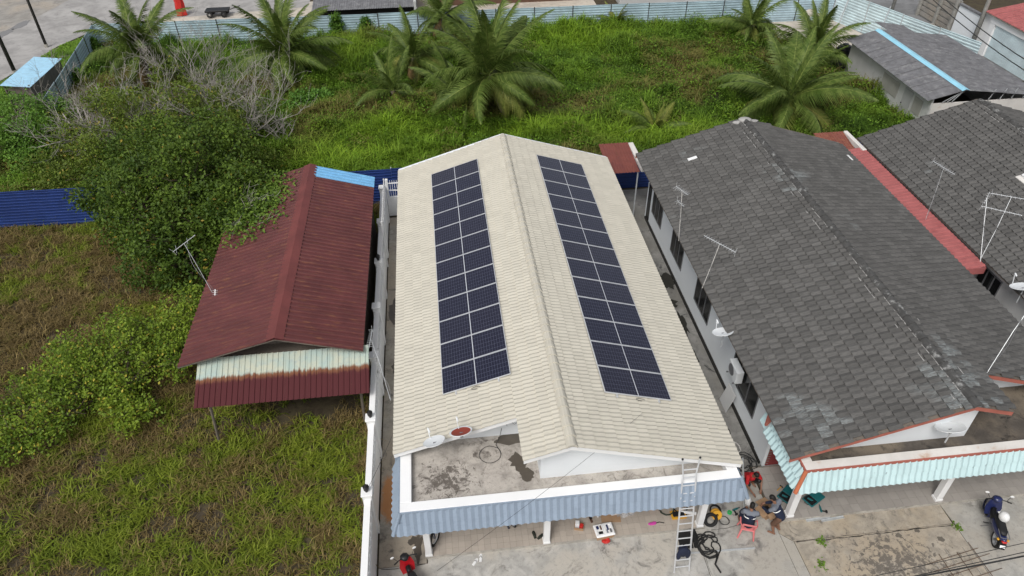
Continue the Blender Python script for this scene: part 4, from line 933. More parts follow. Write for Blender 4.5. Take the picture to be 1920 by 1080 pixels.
def palm(label, base, hub, L, n, seed, old='g', young='g', spread=1.0, drop=1.0):
    n = int(n*1.35); rr = random.Random(seed); t = thing('coconut_palm', label, 'palm', base, group='coconut palms in the field'); h = Vector(hub)-Vector(base); s = L/4
    mid = h*.5+Vector((rr.uniform(-.1, .1), rr.uniform(-.1, .1), 0)); MB().tube([(0, 0, -.1), mid*.5, mid, h*.8, h], [.22*s**.5, .16*s**.5, .14*s**.5, .14*s**.5, .19*s**.5], 9).build('trunk', M_bark, t, True)
    for i in range(n):
        f = i/(n-1); az = i*2.39996+rr.uniform(-.5, .5); el = R(84-(102*f**.85)*spread+rr.uniform(-13, 13)); dr = (.6, 1.0, 1.5, 1.9)[min(3, int(f*4*drop))]
        mk = young if f < .35 else (old if f > .75 else 'g')
        me = frond(4, dr, mk, rr.randint(0, 1)); k = s*(.78+.3*math.sin(PI*min(1, f*.9+.15)))*rr.uniform(.78, 1.12)
        link('frond', me, t, T(*h) @ RZ(az) @ RY(-el) @ RX(rr.uniform(-.8, .8)) @ SC(k, k, k))
    for i in range(3 if L > 3 else 1):
        link('dead_frond', frond(4, 1.9, 'd', 0), t, T(*h) @ RZ(rr.uniform(0, 6.28)) @ RY(R(rr.uniform(28, 55))) @ SC(s*.7, s*.55, s*.7))
    if L > 4.5:
        for i in range(7):
            a = i*.9; link('coconut', COCO, t, T(h.x+.28*math.cos(a), h.y+.28*math.sin(a), h.z-.15-.1*(i % 2)))
    return t
COCO = MB().ell((0, 0, 0), (.1, .1, .13), 8, 6).mesh('coconut_piece', M_bark, True)
palm('biggest coconut palm with drooping fronds behind the cream roof ridge', (1.5, 30.4, 0), (.35, 30.8, 3.2), 5.3, 24, 1, 'y', 'g', 1.12, 1.0)
palm('coconut palm behind the bare branches near the top left road', (-22.6, 37.6, 0), (-22.8, 38.2, 3.3), 4.4, 17, 2)
palm('dense dark coconut palm in front of the far fence, left of centre', (-13.5, 38.8, 0), (-13.5, 39.1, 2.2), 4.7, 24, 3, 'g', 'g', 1.1)
palm('slim coconut palm with yellowing arched fronds left of the biggest palm', (-4.4, 37.4, 0), (-4.4, 37.7, 1.9), 4.4, 12, 4, 'y', 'g', .95)
palm('ragged young coconut palm with a yellow frond below the slim palm', (-5.9, 33.6, 0), (-5.9, 33.8, 1.2), 3.7, 11, 5, 'y', 'g', 1.1)
palm('upright young coconut palm close at the left of the biggest palm', (-1.8, 33.1, 0), (-1.8, 33.3, .9), 3.8, 11, 6, 'g', 'g', .8)
palm('small lime yellow coconut palm against the far pale fence', (12.2, 46.1, 0), (12.2, 46.2, .7), 2.2, 9, 7, 'y', 'y', .85)
palm('small coconut palm poking up behind the fence right of the cream roof', (10.3, 27.0, 0), (10.3, 27.2, .5), 2.5, 9, 8, 'g', 'y', .8)
palm('coconut palm near the far fence by the white sand patch', (21.9, 41.6, 0), (22.0, 41.8, 1.5), 3.3, 15, 9, 'y')
palm('broad coconut palm arching over the far end of the grey roof', (19.1, 28.1, 0), (19.2, 28.3, 1.6), 5.3, 20, 10, 'y', 'g', 1.02)
palm('upright dark coconut palm behind the broad one near the water tank', (24.4, 35.8, 0), (24.4, 36.0, 1.4), 4.2, 12, 11, 'g', 'g', .6)
palm('dark coconut palm hugging the far fence behind the slim palm', (-2.0, 45.4, 0), (-2.0, 45.6, 2.0), 3.8, 14, 12, 'g', 'g', 1.05)
palm('tiny coconut palm seedling just behind the cream roof', (-1.5, 28.6, 0), (-1.5, 28.8, .25), 1.9, 5, 13, 'g', 'g', .8)
# ================================================================ surroundings
# grey asbestos-roofed shed, top right
GS = thing('shed', 'grey corrugated roof shed with cyan ridge strip at the top right', 'shed', (26.7, 25.0, 0))
ex0, rx, ex1, ze0, zrd, ze1, yl = -.45, 1.75, 7.1, 2.5, 3.05, 2.45, 10.4
MB().box(0, .1, .2, yl-.2, -.05, 2.5).build('wall', M_wallgrey, GS); MB().box(6.6, 6.7, .2, yl-.2, -.05, 2.45).build('wall', M_wallgrey, GS)
MB().box(.101, 6.599, yl-.3, yl-.2, -.05, 2.45).build('wall', M_wallgrey, GS); MB().box(.101, 6.599, .2, .3, -.05, 2.2).build('wall', M_whited, GS)
rfp = MB().box(rx-.04, rx+.04, .1, yl-.1, zrd-.16, zrd-.08).build('roof', M_wood, GS)
def aslope(x0, z0, x1, z1, y0, y1, part=None):
    L = math.hypot(x1-x0, z1-z0); a = math.atan2(z0-z1, abs(x1-x0)); y = y0
    while y < y1-.05:
        w = min(.95, y1-y); mb = MB(); Mx = T(x0, y, z0+random.uniform(0, .012)) @ RY(a) if x1 > x0 else T(x0, y+w, z0+random.uniform(0, .012)) @ RZ(PI) @ RY(a)
        ribsheet(mb, L, w-.012, .13, .03, Mx, .3); mb.build('roof_sheet', M_asb, rfp); y += w
aslope(rx, zrd, ex0, ze0, 0, yl); xm = rx+2.7; zm = zrd+(ze1-zrd)*(2.7/(ex1-rx)); aslope(rx, zrd, xm+.1, zm-.01, 0, yl); aslope(xm, zm-.04, ex1, ze1-.03, 0, yl); aslope(rx+.8, zrd-.12, ex1-2.2, ze1+.1, yl+.02, yl+1.9)
MB().add([(rx-.22, -.03, zrd-.01), (rx, -.03, zrd+.09), (rx+.26, -.03, zrd+.015), (rx-.22, yl, zrd-.01), (rx, yl, zrd+.09), (rx+.26, yl, zrd+.015)], [(0, 1, 4, 3), (1, 2, 5, 4)]).build('ridge_cap', M_cyancap, rfp)
for i in range(7): MB().tube([(rx if i < 3 else rx+i*.7, .15, zrd-.1), (rx-.5-i*.3 if i < 3 else rx+i*.75-.4, .15, 2.3)], .025, 4).build('truss', M_steel, GS)
for y0, y1, nm in ((3.6, 5.55, 'window_board'), (.9, 1.8, 'window_board')): MB().box(-.03, -.002, y0, y1, 1.05, 2.05).build(nm, M_asb if nm == 'x' else paint('grey_board', (.36, .35, .32), .12, .85), GS)
dr = MB().box(-.035, -.002, 2.05, 2.95, .02, 2.12).build('door', paint('grey_door', (.40, .40, .40), .08, .7), GS)
MB().ell((-.06, 2.88, 1.1), (.04, .04, .04), 8, 6).build('handle', M_black, dr)
TK = thing('water_tank', 'black ribbed water tank half hidden by palm fronds', 'water tank', (27.1, 36.6, 0))
MB().lathe([(0, 0), (.52, 0), (.55, .1), (.52, .2), (.55, .3), (.52, .4), (.55, .5), (.52, .6), (.55, .7), (.54, 1.35), (.40, 1.55), (.2, 1.6), (.2, 1.68), (0, 1.68)], 20).build('body', M_black, TK)
CV = thing('culvert_ring', 'pale concrete culvert ring lying on the sand by the far fence', 'concrete pipe', (28.3, 44.7, .1))
MB().lathe([(.55, 0), (.65, 0), (.65, 1.1), (.55, 1.1)], 24, T(0, .4, .65) @ RX(PI/2+.0) @ RY(0), close=True).build('ring', M_sand, CV)
# roadside buildings, far right
SB = thing('shop_building', 'white building with big roller shutter and red roof at the top right', 'building', (38.8, 28.0, 0))
MB().box(0, 8, 0, 10.4, 0, 2.85).build('wall', M_white, SB)
shu = MB().box(-.02, -.004, 1.0, 8.9, .0, 2.35).build('roller_shutter', M_white, SB)
sl = MB().tube([(0, 0, 0), (0, 7.9, 0)], .03, 5).mesh('shutter_slat_piece', M_palefence)
for i in range(30): link('slat', sl, shu, T(-.02, 1.0, .04+i*.078))
MB().box(-.12, -.001, 9.0, 9.5, 0, 2.84).build('pilaster', M_white, SB); MB().box(-.12, -.001, .4, .9, 0, 2.84).build('pilaster', M_white, SB); MB().box(-.14, -.001, .35, 9.55, 2.4, 2.84).build('lintel', M_white, SB)
rr_ = MB().box(-.3, 8.2, -.2, 10.5, 2.86, 2.95).build('roof', M_kerb, SB)
for i in range(11):
    mb = MB(); ribsheet(mb, 8.4, .93, .31, .04, T(-.35, -.15+i*.95, 2.98) @ RY(-.16), .25); mb.build('roof_sheet', M_redroof, rr_)
PB = thing('sheet_wall', 'plain pale blue sheet wall left of the roller shutter', 'wall', (38.85, 38.7, 0)); MB().box(0, .08, 0, 2.9, 0, 2.35).build('sheet', M_whitew, PB); MB().box(-.06, .2, -.05, 2.95, 2.36, 2.5).build('beam', M_asb, PB)
UW = thing('concrete_wall', 'rough unfinished concrete plank wall beside the road at top right', 'wall', (38.95, 41.7, 0))
MB().box(.07, .14, 0, 5.0, 0, 2.6).build('backing', M_pole, UW)
for i in range(6): MB().box(0, .068, .0, 5.0, .1+i*.42, .1+i*.42+.3+random.uniform(-.05, .05)).build('plank', M_gravel, UW)
for y in (.1, 2.1, 4.6): MB().bbox(-.22, -.01, y, y+.26, 0, 3.1, .02).build('post', M_pole, UW)
KB = thing('kerb_box', 'square concrete planter frame at the road corner beside the plank wall', 'planter', (36.6, 41.0, 0))
for a in ((0, 1.9, 0, .18), (0, 1.9, 2.4, 2.58), (0, .18, .181, 2.399), (1.72, 1.9, .181, 2.399)): MB().box(*a, 0, .25).build('kerb', M_kerb, KB)
def pole(label, x, y, h, r, m, lean=(0, 0)):
    P = thing('utility_pole', label, 'pole', (x, y, 0)); MB().tube([(0, 0, -.3), (lean[0], lean[1], h)], [r, r*.75], 10).build('shaft', m, P, True); MB().tube([(0, 0, 0), (0, 0, .25)], r*1.25, 10).build('collar', M_kerb, P); return P
pole('grey concrete pole between the sheet wall and the roller shutter', 38.4, 38.2, 8, .17, M_pole, (.1, .1)); pole('grey concrete pole standing in the side road beyond the fence', 36.4, 46.4, 7, .14, M_pole)
pole('dark pole on the mown verge, farther from the camera', -34.0, 48.8, 9, .12, M_poled, (0, .2)); pole('dark pole on the mown verge beside the small blue roof', -34.3, 43.5, 9, .15, M_poled)
def wire(name, label, a, b, sag, r=.018, m=None, n=14):
    a, b = Vector(a), Vector(b); pts = [a.lerp(b, i/n)-Vector((0, 0, sag*4*(i/n)*(1-i/n))) for i in range(n+1)]
    return tag(MB().tube(pts, r, 5).build(name, m or M_wire), label, 'cable')
wire('power_line', 'lower of two black power lines crossing the top right corner', (32.1, 37.2, 5.1), (30.0, 19, 4.9), .35, .03); wire('power_line', 'upper of two black power lines crossing the top right corner', (33.0, 37.2, 5.1), (30.7, 20, 5.1), .35, .03)
wire('power_line', 'thin power line over the yard, farthest from the house', (3.5, -5.35, 6), (13, -4.5, 6), .1, .010); wire('power_line', 'bundled power line over the yard, middle of the group', (3.0, -5.35, 6), (13, -4.65, 6), .1, .02); wire('power_line', 'thin power line over the yard at the lower right corner', (3.0, -5.25, 6), (13, -4.3, 6), .05, .008)
wire('service_cable', 'thin cable slanting from the white gable over the porch fascia', (2.4, 1.4, 4.65), (-3.86, -3.13, 5.0), .15, .0045); wire('service_cable', 'thin cable from the cream eave to the boundary wall pillar', (-5.16, 2.65, 3.4), (-6.1, 1.5, 2.15), .05, .007)
# small blue-roofed hut, top left
HT = thing('hut', 'small hut with light blue ribbed roof by the left fence', 'hut', (-31.0, 35.3, 0), -.05)
for i in range(7):
    mb = MB(); ribsheet(mb, 1.85, .70, .175, .025, T(0, i*.705, 2.35) @ RY(.10), .2); mb.build('roof_sheet', M_skysheet, HT)
for y in (.15, 4.7): 
    for x in (.1, 1.65): MB().box(x, x+.07, y, y+.07, 0, 2.25).build('post', M_wood, HT)
MB().box(1.60, 1.63, .25, 4.7, 0, 2.1).build('wall', M_wood, HT); MB().box(.12, 1.58, .25, .28, 0, 2.15).build('wall', M_wood, HT)
# beyond the far fence
NB = thing('warehouse', 'long low building with grey ribbed roof beyond the far fence', 'building', (-12.6, 48.5, 0))
MB().box(.2, 8.2, .6, 9, 0, 1.8).build('wall', M_dark, NB)
for i in range(9):
    mb = MB(); ribsheet(mb, 6.5, .94, .19, .03, T((i+1)*.95, 0, 1.95) @ RZ(PI/2) @ RY(-.12), .3); mb.build('roof_sheet', M_asb, NB)
MB().box(8.3, 8.5, -.1, 6, 0, 2.4).build('end_wall', M_wallgrey, NB)
N2 = thing('warehouse', 'dark building front cut off at the top edge beyond the fence', 'building', (-3.0, 54.5, 0)); MB().box(0, 14, 0, 8, 0, 3).build('wall', M_brownc, N2); MB().box(-.3, 14.3, -.6, 8, 3.0, 3.15).build('roof', M_redroof, N2)
for i in range(5): MB().box(1+i*2.6, 2.4+i*2.6, -.03, -.002, .9, 2.1).build('window', M_glassd, N2)
N3 = thing('warehouse', 'pale building strip beyond the far fence near the top right', 'building', (14, 52.5, 0)); MB().box(0, 12, 0, 6, 0, 2.8).build('wall', M_wallgrey, N3); MB().box(-.3, 12.3, -.4, 6, 2.8, 2.95).build('roof', M_asb, N3)
RC = thing('tarpaulin', 'crumpled red tarpaulin hung on a post beyond the far fence', 'tarpaulin', (-24.9, 55.2, 0))
mb = MB(); k = 9
vs = [(.42*math.sin(a*.9)*(.85+.25*h)+.1*math.sin(5*a+h*3), .3*math.cos(a)*(.85+.25*h)+.06*math.sin(7*a), 1.5*(1-h)+.05) for h in (0, .33, .66, 1) for a in [2*PI*i/k for i in range(k)]]
mb.add(vs, [(r*k+i, r*k+(i+1) % k, (r+1)*k+(i+1) % k, (r+1)*k+i) for r in range(3) for i in range(k)]+[tuple(range(k))]); mb.build('cloth', M_redp, RC); MB().tube([(0, 0, 0), (0, 0, 1.6)], .04, 6).build('post', M_poled, RC)
TR = thing('handcart', 'dark flat handcart parked on the pale lot beyond the fence', 'cart', (-21.6, 54.6, 0)); MB().bbox(-1.0, 1.0, -.5, .5, .45, .6, .02).build('bed', M_black, TR); MB().tube([(1.0, 0, .5), (2.0, 0, .8)], .04, 6).build('handle', M_black, TR)
for x in (-.6, .6):
    for y in (-.55, .55): MB().lathe([(.12, -.05), (.26, -.05), (.28, 0), (.26, .05), (.12, .05)], 14, T(x, y, .28) @ RX(PI/2), close=True).build('wheel', M_rubber, TR)
# raking posts with stay wires, top right yard
for i, (x, y) in enumerate(((30.6, 44.2), (32.0, 40.6))):
    Q = thing('fence_stay', ('steel stay post with wire at the fence corner near the culvert ring', 'steel stay post with wire on the cyan fence nearer the grey shed')[i], 'post', (x, y, 0)); MB().tube([(0, 0, 0), (.5, .25, 2.8)], .04, 6).build('post', M_steel, Q); MB().tube([(.5, .25, 2.75), (-2.6, -3.6, .3)], .02, 4).build('stay_wire', M_steel, Q)
# ================================================================ things in the yard and on the porch roof
# aluminium ladder leaning on the parapet
LD = thing('ladder', 'tall aluminium ladder leaning on the white parapet', 'ladder', (3.5, -1.20, 0))
lz, ly = 4.15, 1.075
for s_ in (-1, 1):
    MB().tube([(s_*.24, 0, 0), (s_*.205, ly*.84, lz*.84)], .028, 6).build('stile', M_alu, LD)
    MB().tube([(s_*.205, ly*.70, lz*.70), (s_*.20, ly*.90, lz*.90), (s_*.26, ly*1.0, lz*1.03)], .024, 6).build('top_hook', M_alu, LD); MB().ell((s_*.26, ly*1.0, lz*1.035), (.035, .035, .04), 8, 6).build('hook_cap', M_black, LD)
for i in range(14):
    f = .05+i*.068; MB().tube([(-.23+f*.03, ly*f, lz*f), (.23-f*.03, ly*f, lz*f)], .02, 6).build('rung', M_alu, LD)
JK = thing('jacket', 'dark navy jacket hung over a lower ladder rung', 'jacket', (3.48, -1.0, .9)); mb = MB()
mb.ell((0, -.06, 0), (.19, .10, .22), 12, 8).ell((-.14, -.08, -.12), (.08, .07, .24), 9, 6).ell((.13, -.1, -.06), (.09, .07, .22), 9, 6).ell((.02, .08, -.02), (.16, .06, .2), 9, 6); mb.build('cloth', M_navy, JK, True)
def coil(name, label, cat, c, r, turns, rad, m, jit=.1, z=.03, tail=None, seg=16, squash=1):
    C = thing(name, label, cat, c); pts = []
    for i in range(int(turns*seg)+1):
        a = 2*PI*i/seg; k = r*(1+jit*math.sin(i*.37)*.7+random.uniform(-jit, jit)*.35); pts.append((k*math.cos(a), squash*k*math.sin(a), z+rad*(i/seg)*.9+random.uniform(0, rad)))
    if tail: pts += [Vector(pts[-1])+Vector(t_) for t_ in tail]
    MB().tube(pts, rad, 6).build('loop', m, C, True); return C
# tangled black corrugated conduit
cd = thing('conduit', 'tangled heap of black flexible conduit beside the ladder', 'hose', (4.55, -.25, 0)); random.seed(4)
pts = []; p = Vector((-.25, .55, .05)); d = Vector((.3, -.8, 0))
for i in range(95):
    d = Matrix.Rotation(random.uniform(.25, .85)*(1 if (i//11) % 2 else -1), 3, 'Z') @ d; d = d.normalized(); p = p+d*.13+(Vector((.02, -.02-.004*i, 0))-Vector((p.x, p.y, 0)))*.2; pts.append(Vector((p.x, p.y, .04+.05*abs(math.sin(i*1.3)))))
mb = MB(); mb.tube(pts, .022, 7); mb.build('conduit', M_rubber, cd, True)
MB().tube([pts[0], (-.4, .75, .06), (-.3, 1.0, .08)], .034, 7).build('conduit_end', M_rubber, cd, True); MB().tube([pts[-1], pts[-1]+Vector((-.2, -.3, 0)), pts[-1]+Vector((-.12, -.6, 0))], .03, 7).build('conduit_end', M_rubber, cd, True)
coil('cable_coil', 'coil of dark green hose on the porch tiles behind the ladder', 'hose', (3.62, .95, .1), .24, 4, .016, paint('dark_green_hose', (.03, .045, .03), .2, .5), .12); coil('cable_coil', 'second coil of dark hose on the porch beside the first', 'hose', (4.1, .98, .1), .24, 3, .016, M_rubber, .12)
coil('cable_loop', 'single black cable loop lying on the porch roof slab', 'cable', (-2.2, 1.6, 3.1), .34, 1.1, .009, M_wire, .05, tail=[(-.1, .25, 0), (.05, .5, .05), (.15, .68, .35), (.5, .7, .55)], squash=.95)
coil('hanging_lead', 'black lead looped on the white wall at the porch roof notch', 'cable', (-1.6, 2.30, 3.55), .01, .3, .006, M_wire, tail=[(.0, 0, .5), (.1, -.01, .2), (.25, -.01, .05), (.4, -.01, .2), (.6, -.01, .3)])
coil('cable_coil', 'messy heap of pale and black cables in the alley mouth', 'cable', (6.9, 2.55, 0), .34, 6, .014, M_wire, .5, seg=11); coil('cable_coil', 'loose loop of pale rope beside the cable heap in the alley', 'rope', (6.75, 3.2, 0), .3, 2.5, .014, M_wirew, .25); coil('cable_coil', 'thin grey cable loop on the concrete by the cardboard box', 'cable', (7.5, 1.25, 0), .2, 3, .008, M_wirew, .3)
coil('rope_coil', 'thin loose string loop beside the yellow cable reel', 'cable', (5.45, .35, 0), .16, 3, .006, M_wire, .3)
TY = thing('cable_reel', 'yellow cable reel with black handle ring behind the right pillar', 'cable reel', (5.18, .62, 0))
MB().lathe([(.05, 0), (.17, 0), (.17, .03), (.09, .05), (.09, .14), (.17, .16), (.17, .19), (.05, .19)], 18, T(0, 0, .16) @ RX(1.0)).build('drum', M_yellow, TY); MB().lathe([(.15, .0), (.2, .02), (.2, .06), (.15, .08)], 18, T(.05, .12, .1) @ RX(.3), close=True).build('handle_ring', M_rubber, TY)
TI = thing('tyre', 'small black tyre leaning on the right porch pillar', 'tyre', (4.95, .38, 0)); MB().lathe([(.14, -.05), (.22, -.06), (.25, 0), (.22, .06), (.14, .05)], 20, T(0, 0, .16) @ RX(.9), close=True).build('tread', M_rubber, TI, True)
MT = thing('mat', 'black rubber mat lying under the ladder', 'mat', (3.95, .0, 0)); MB().bbox(-.22, .22, -.45, .45, .0, .03, .008, RZ(-.1)).build('sheet', M_rubber, MT); MB().bbox(.24, .40, -.45, .45, .0, .06, .02, RZ(-.1)).build('rolled_edge', M_rubber, MT)
TB = thing('tool_tray', 'orange tray of tools beside the ladder rungs', 'tool tray', (3.95, .72, .1)); MB().bbox(-.25, .25, -.16, .16, 0, .06, .01).build('tray', M_yellow, TB); MB().bbox(-.2, .2, -.1, .1, .061, .1, .02).build('tools', M_black, TB)
PT = thing('pipe', 'short white plastic pipe on the porch floor behind the pillar', 'pipe', (4.35, .75, .1)); MB().tube([(-.3, .06, .06), (.2, -.08, .06)], .055, 10).build('tube', M_foam, PT)
# boxes, foam lid, rubbish on the porch
def cbox(name, label, loc, sx, sy, sz, rz, flaps=True, m=None, open_=True):
    B = thing(name, label, 'box', loc, rz); m = m or M_box; t_ = .012
    MB().box(-sx/2, sx/2, -sy/2, sy/2, 0, t_).build('base', m, B)
    for a in ((-sx/2, -sx/2+t_, -sy/2, sy/2), (sx/2-t_, sx/2, -sy/2, sy/2), (-sx/2+t_, sx/2-t_, -sy/2, -sy/2+t_), (-sx/2+t_, sx/2-t_, sy/2-t_, sy/2)): MB().box(*a, t_, sz).build('side', m, B)
    if flaps:
        for a, M_ in ((0, T(0, -sy/2, sz) @ RX(.5)), (1, T(0, sy/2, sz) @ RZ(PI) @ RX(.3))): MB().box(-sx/2, sx/2, -sy*.45, 0, -.004, .004, M_).build('flap', m, B)
        for s_ in (-1, 1): MB().box(0, sx*.45, -sy/2, sy/2, -.004, .004, T(s_*sx/2, 0, sz) @ RZ(0 if s_ > 0 else PI) @ RY(.5)).build('flap', m, B)
    return B
B1 = cbox('cardboard_box', 'open cardboard box of parts between the two men', (6.95, .52, 0), .42, .42, .3, .35); MB().bbox(-.14, .12, -.12, .14, .02, .2, .03).build('contents', M_black, B1); MB().bbox(-.17, -.05, -.05, .05, .2, .24, .01).build('packet', M_foam, B1)
B2 = cbox('cardboard_box', 'cardboard box on the porch carrying a white foam tray of tools', (1.33, .33, .1), .56, .38, .2, .1, False)
FT = thing('foam_tray', 'white foam tray of drills and parts on a cardboard box', 'tray', (1.33, .33, .302), .1); MB().bbox(-.32, .32, -.24, .24, 0, .05, .025).build('tray', M_foam, FT)
for x0, x1, y0, y1, m in ((-.28, -.04, -.19, .19, M_foam), (.0, .28, -.19, .19, M_foam)):
    for a in ((x0, x1, y0, y0+.03), (x0, x1, y1-.03, y1), (x0, x0+.03, y0+.031, y1-.031), (x1-.03, x1, y0+.031, y1-.031)): MB().box(*a, .051, .085).build('rim', m, FT)
for x, y, sx_, sy_, m in ((-.2, .1, .04, .06, M_bluep), (-.14, -.1, .07, .05, M_black), (-.08, .08, .04, .08, M_brownc), (.12, .05, .03, .1, M_bluep), (.2, -.08, .03, .07, M_frame), (.08, -.1, .02, .08, M_greyc)): MB().bbox(x-sx_, x+sx_, y-sy_, y+sy_, .052, .08, .01).build('tool', m, FT)
B3 = cbox('cardboard_box', 'small cardboard box with red and white packets near the middle pillar', (.57, .66, .1), .3, .24, .12, -.25, False); MB().bbox(-.13, .01, -.05, .12, .02, .22, .01).build('white_packet', M_foam, B3); MB().lathe([(0, .02), (.065, .02), (.065, .2), (0, .2)], 14, T(.08, -.03, 0)).build('red_tub', M_redp, B3)
CP = thing('cardboard_sheet', 'flattened brown cardboard on the porch under clear wrapping', 'cardboard', (1.70, .98, .1), -.1); MB().box(-.32, .32, -.26, .3, 0, .03).build('sheet', M_box, CP)
FB = thing('foam_block', 'white foam block wrapped in torn clear plastic on the porch', 'foam', (1.95, 1.08, .135), .1); MB().bbox(-.25, .2, -.13, .2, 0, .12, .02).build('block', M_foam, FB)
mpl = NT('clear_plastic'); mpl.base((.75, .76, .78)); mpl.set(.15); mpl.b.inputs['Alpha'].default_value = .45; M_clear = mpl.m
V = []; 
for i in range(7):
    for j in range(6): V.append((-.1+i*.1, -.3+j*.09, .10+.06*math.sin(i*2.1+j)+.05*math.cos(j*2.7-i)))
MB().add(V, [(i*6+j, (i+1)*6+j, (i+1)*6+j+1, i*6+j+1) for i in range(6) for j in range(5)]).build('wrapping', M_clear, FB)
RB = thing('bag', 'small crumpled red bag on the yard in front of the foam tray', 'bag', (1.36, .1, 0)); MB().ell((0, 0, .05), (.15, .1, .06), 9, 6).ell((.06, .05, .08), (.07, .06, .05), 8, 5).ell((-.07, -.03, .08), (.07, .05, .05), 8, 5).build('bag', M_redp, RB)
def shoes(name, label, cat, loc, rz, m, L=.27, w=.095, h=.06, spread=.3, strap=None, off=(0, 0)):
    for s_ in (-1, 1):
        S = thing(name, label[0 if s_ < 0 else 1], cat, (loc[0]+s_*spread*.5*math.cos(rz), loc[1]+s_*spread*.5*math.sin(rz)+s_*off[1], loc[2]), rz+s_*off[0])
        pr = [(-.36*w, -.5*L), (.36*w, -.5*L), (.42*w, -.1*L), (.5*w, .25*L), (.3*w, .5*L), (-.2*w, .5*L), (-.5*w, .3*L), (-.4*w, -.1*L)]
        MB().prism(pr, 0, .025).build('sole', m, S)
        if strap: MB().tube([(-.4*w, .0, .03), (0, .2*L, .05), (.4*w, .0, .03)], .008, 5).build('strap', strap, S)
        else: MB().ell((0, -.02, .04), (w*.42, L*.46, h), 10, 6).build('upper', m, S)
M_shoe = paint('dark_green_shoe', (.022, .026, .018), .2, .7)
shoes('rubber_shoe', ('left dark rubber shoe of the pair beside the middle pillar', 'right dark rubber shoe of the pair beside the middle pillar'), 'shoe', (-.83, .52, .1), -.4, M_shoe, .28, .11, .06, .22, off=(-.55, .0))
shoes('flip_flop', ('left pale flip-flop on the concrete left of the porch', 'right pale flip-flop on the concrete left of the porch'), 'sandal', (-2.83, -.05, 0), -.4, M_foam, .27, .1, strap=M_black, spread=.2, off=(.25, .1))
shoes('slipper', ('left dark slipper near the wrapped foam block', 'right dark slipper near the wrapped foam block'), 'slipper', (1.02, .97, .1), .1, M_brownc, .26, .1, strap=M_black, spread=.0, off=(.0, .06))
BT = thing('bottle', 'small clear bottle on the porch right of the dark slippers', 'bottle', (1.27, .98, .1)); MB().lathe([(0, 0), (.035, 0), (.035, .15), (.014, .19), (.014, .21), (0, .21)], 10).build('body', M_foam, BT); MB().lathe([(.016, .205), (.016, .225), (0, .225)], 8).build('cap', M_redp, BT)
PK = thing('cloth', 'magenta cloth scrap with a dark strap on the porch floor', 'cloth', (3.0, .5, .1)); MB().ell((0, 0, .015), (.15, .06, .03), 9, 5).ell((.08, .03, .02), (.08, .05, .025), 7, 5).build('cloth', M_magenta, PK); MB().tube([(.1, 0, .02), (.25, .03, .02), (.4, -.02, .02)], .015, 5).build('strap', M_black, PK)
PC = thing('post_stub', 'pink plastic bucket edge showing under the fascia behind the ladder', 'bucket', (3.2, 1.15, .1)); MB().lathe([(0, 0), (.09, 0), (.11, .22), (.1, .22), (.085, .02)], 14).build('bucket', M_pink, PC)
# power-tool cases and tools
def case(label, loc, rz, op=1.9, w=.42, d=.34, h=.11):
    C = thing('tool_case', label, 'tool case', loc, rz); MB().bbox(-w/2, w/2, -d/2, d/2, 0, h*.5, .015).build('tray', M_teal, C)
    lid = MB().bbox(-w/2, w/2, 0, d, 0, h*.5, .015, T(0, d/2, h*.5) @ RX(-(PI-op)+PI*.0) if False else T(0, d/2+.01, 0) @ RX(.12)).build('lid', M_teal, C); MB().bbox(-w*.42, w*.42, -d*.4, d*.4, h*.5+.001, h*.62, .01).build('insert', M_black, C); MB().tube([(-.1, -.02, h*.66), (.08, .03, h*.7)], .035, 8).build('drill', M_teal, C); MB().tube([(.08, .03, h*.68), (.1, -.09, h*.66)], .028, 8).build('grip', M_black, C)
    MB().tube([(-.07, -d/2-.005, .03), (-.06, -d/2-.04, .03), (.06, -d/2-.04, .03), (.07, -d/2-.005, .03)], .011, 5).build('handle', M_black, C)
case('open teal drill case by the alley wall next to the red shirted man', (7.2, 1.85, 0), -.9); case('open teal drill case on the porch edge left of the corner pillar', (7.75, .95, .1), -.95); case('open teal drill case right behind the porch corner pillar', (8.55, .72, .1), -1.1)
def drill(label, loc, rz, m=M_teal):
    D = thing('drill', label, 'drill', loc, rz); MB().tube([(-.1, 0, .04), (.06, 0, .04), (.13, 0, .04)], [.036, .034, .02], 8).build('body', m, D); MB().tube([(.13, 0, .04), (.19, 0, .04)], [.016, .008], 6).build('chuck', M_black, D); MB().tube([(-.05, 0, .035), (-.08, -.14, .035)], .024, 7).build('grip', M_black, D); MB().bbox(-.13, -.03, -.2, -.14, .0, .07, .012).build('battery', M_black, D)
drill('teal cordless drill on the concrete near the open cases', (7.32, 1.35, 0), .4); drill('teal cordless drill lying on the concrete behind the seated man', (5.95, .75, 0), .3); drill('teal cordless drill on the porch tiles right of the corner pillar', (8.75, .35, .1), 1.4)
GT = thing('tape_roll', 'bright green tape roll on the concrete left of the seated man', 'tape', (5.72, .66, 0)); MB().lathe([(.04, 0), (.075, 0), (.075, .06), (.04, .06)], 16, close=True).build('roll', M_green, GT)
HM = thing('helmet', 'white safety helmet on the ground before the red shirted man', 'helmet', (6.5, 1.05, 0)); MB().lathe([(.175, .0), (.18, .02), (.14, .05), (.13, .11), (.09, .16), (.03, .185), (0, .187)], 18, SC(.85, 1.1, 1)).build('shell', M_helm, HM, True); MB().bbox(-.06, .06, .12, .22, .01, .03, .008).build('peak', M_helm, HM)
YH = thing('hammer', 'yellow handled hammer on the porch step edge', 'hammer', (7.72, 1.32, .1), .6); MB().tube([(-.14, 0, .02), (.12, 0, .02)], .016, 6).build('handle', M_yellow, YH); MB().bbox(.1, .14, -.06, .06, 0, .04, .008).build('head', M_black, YH)
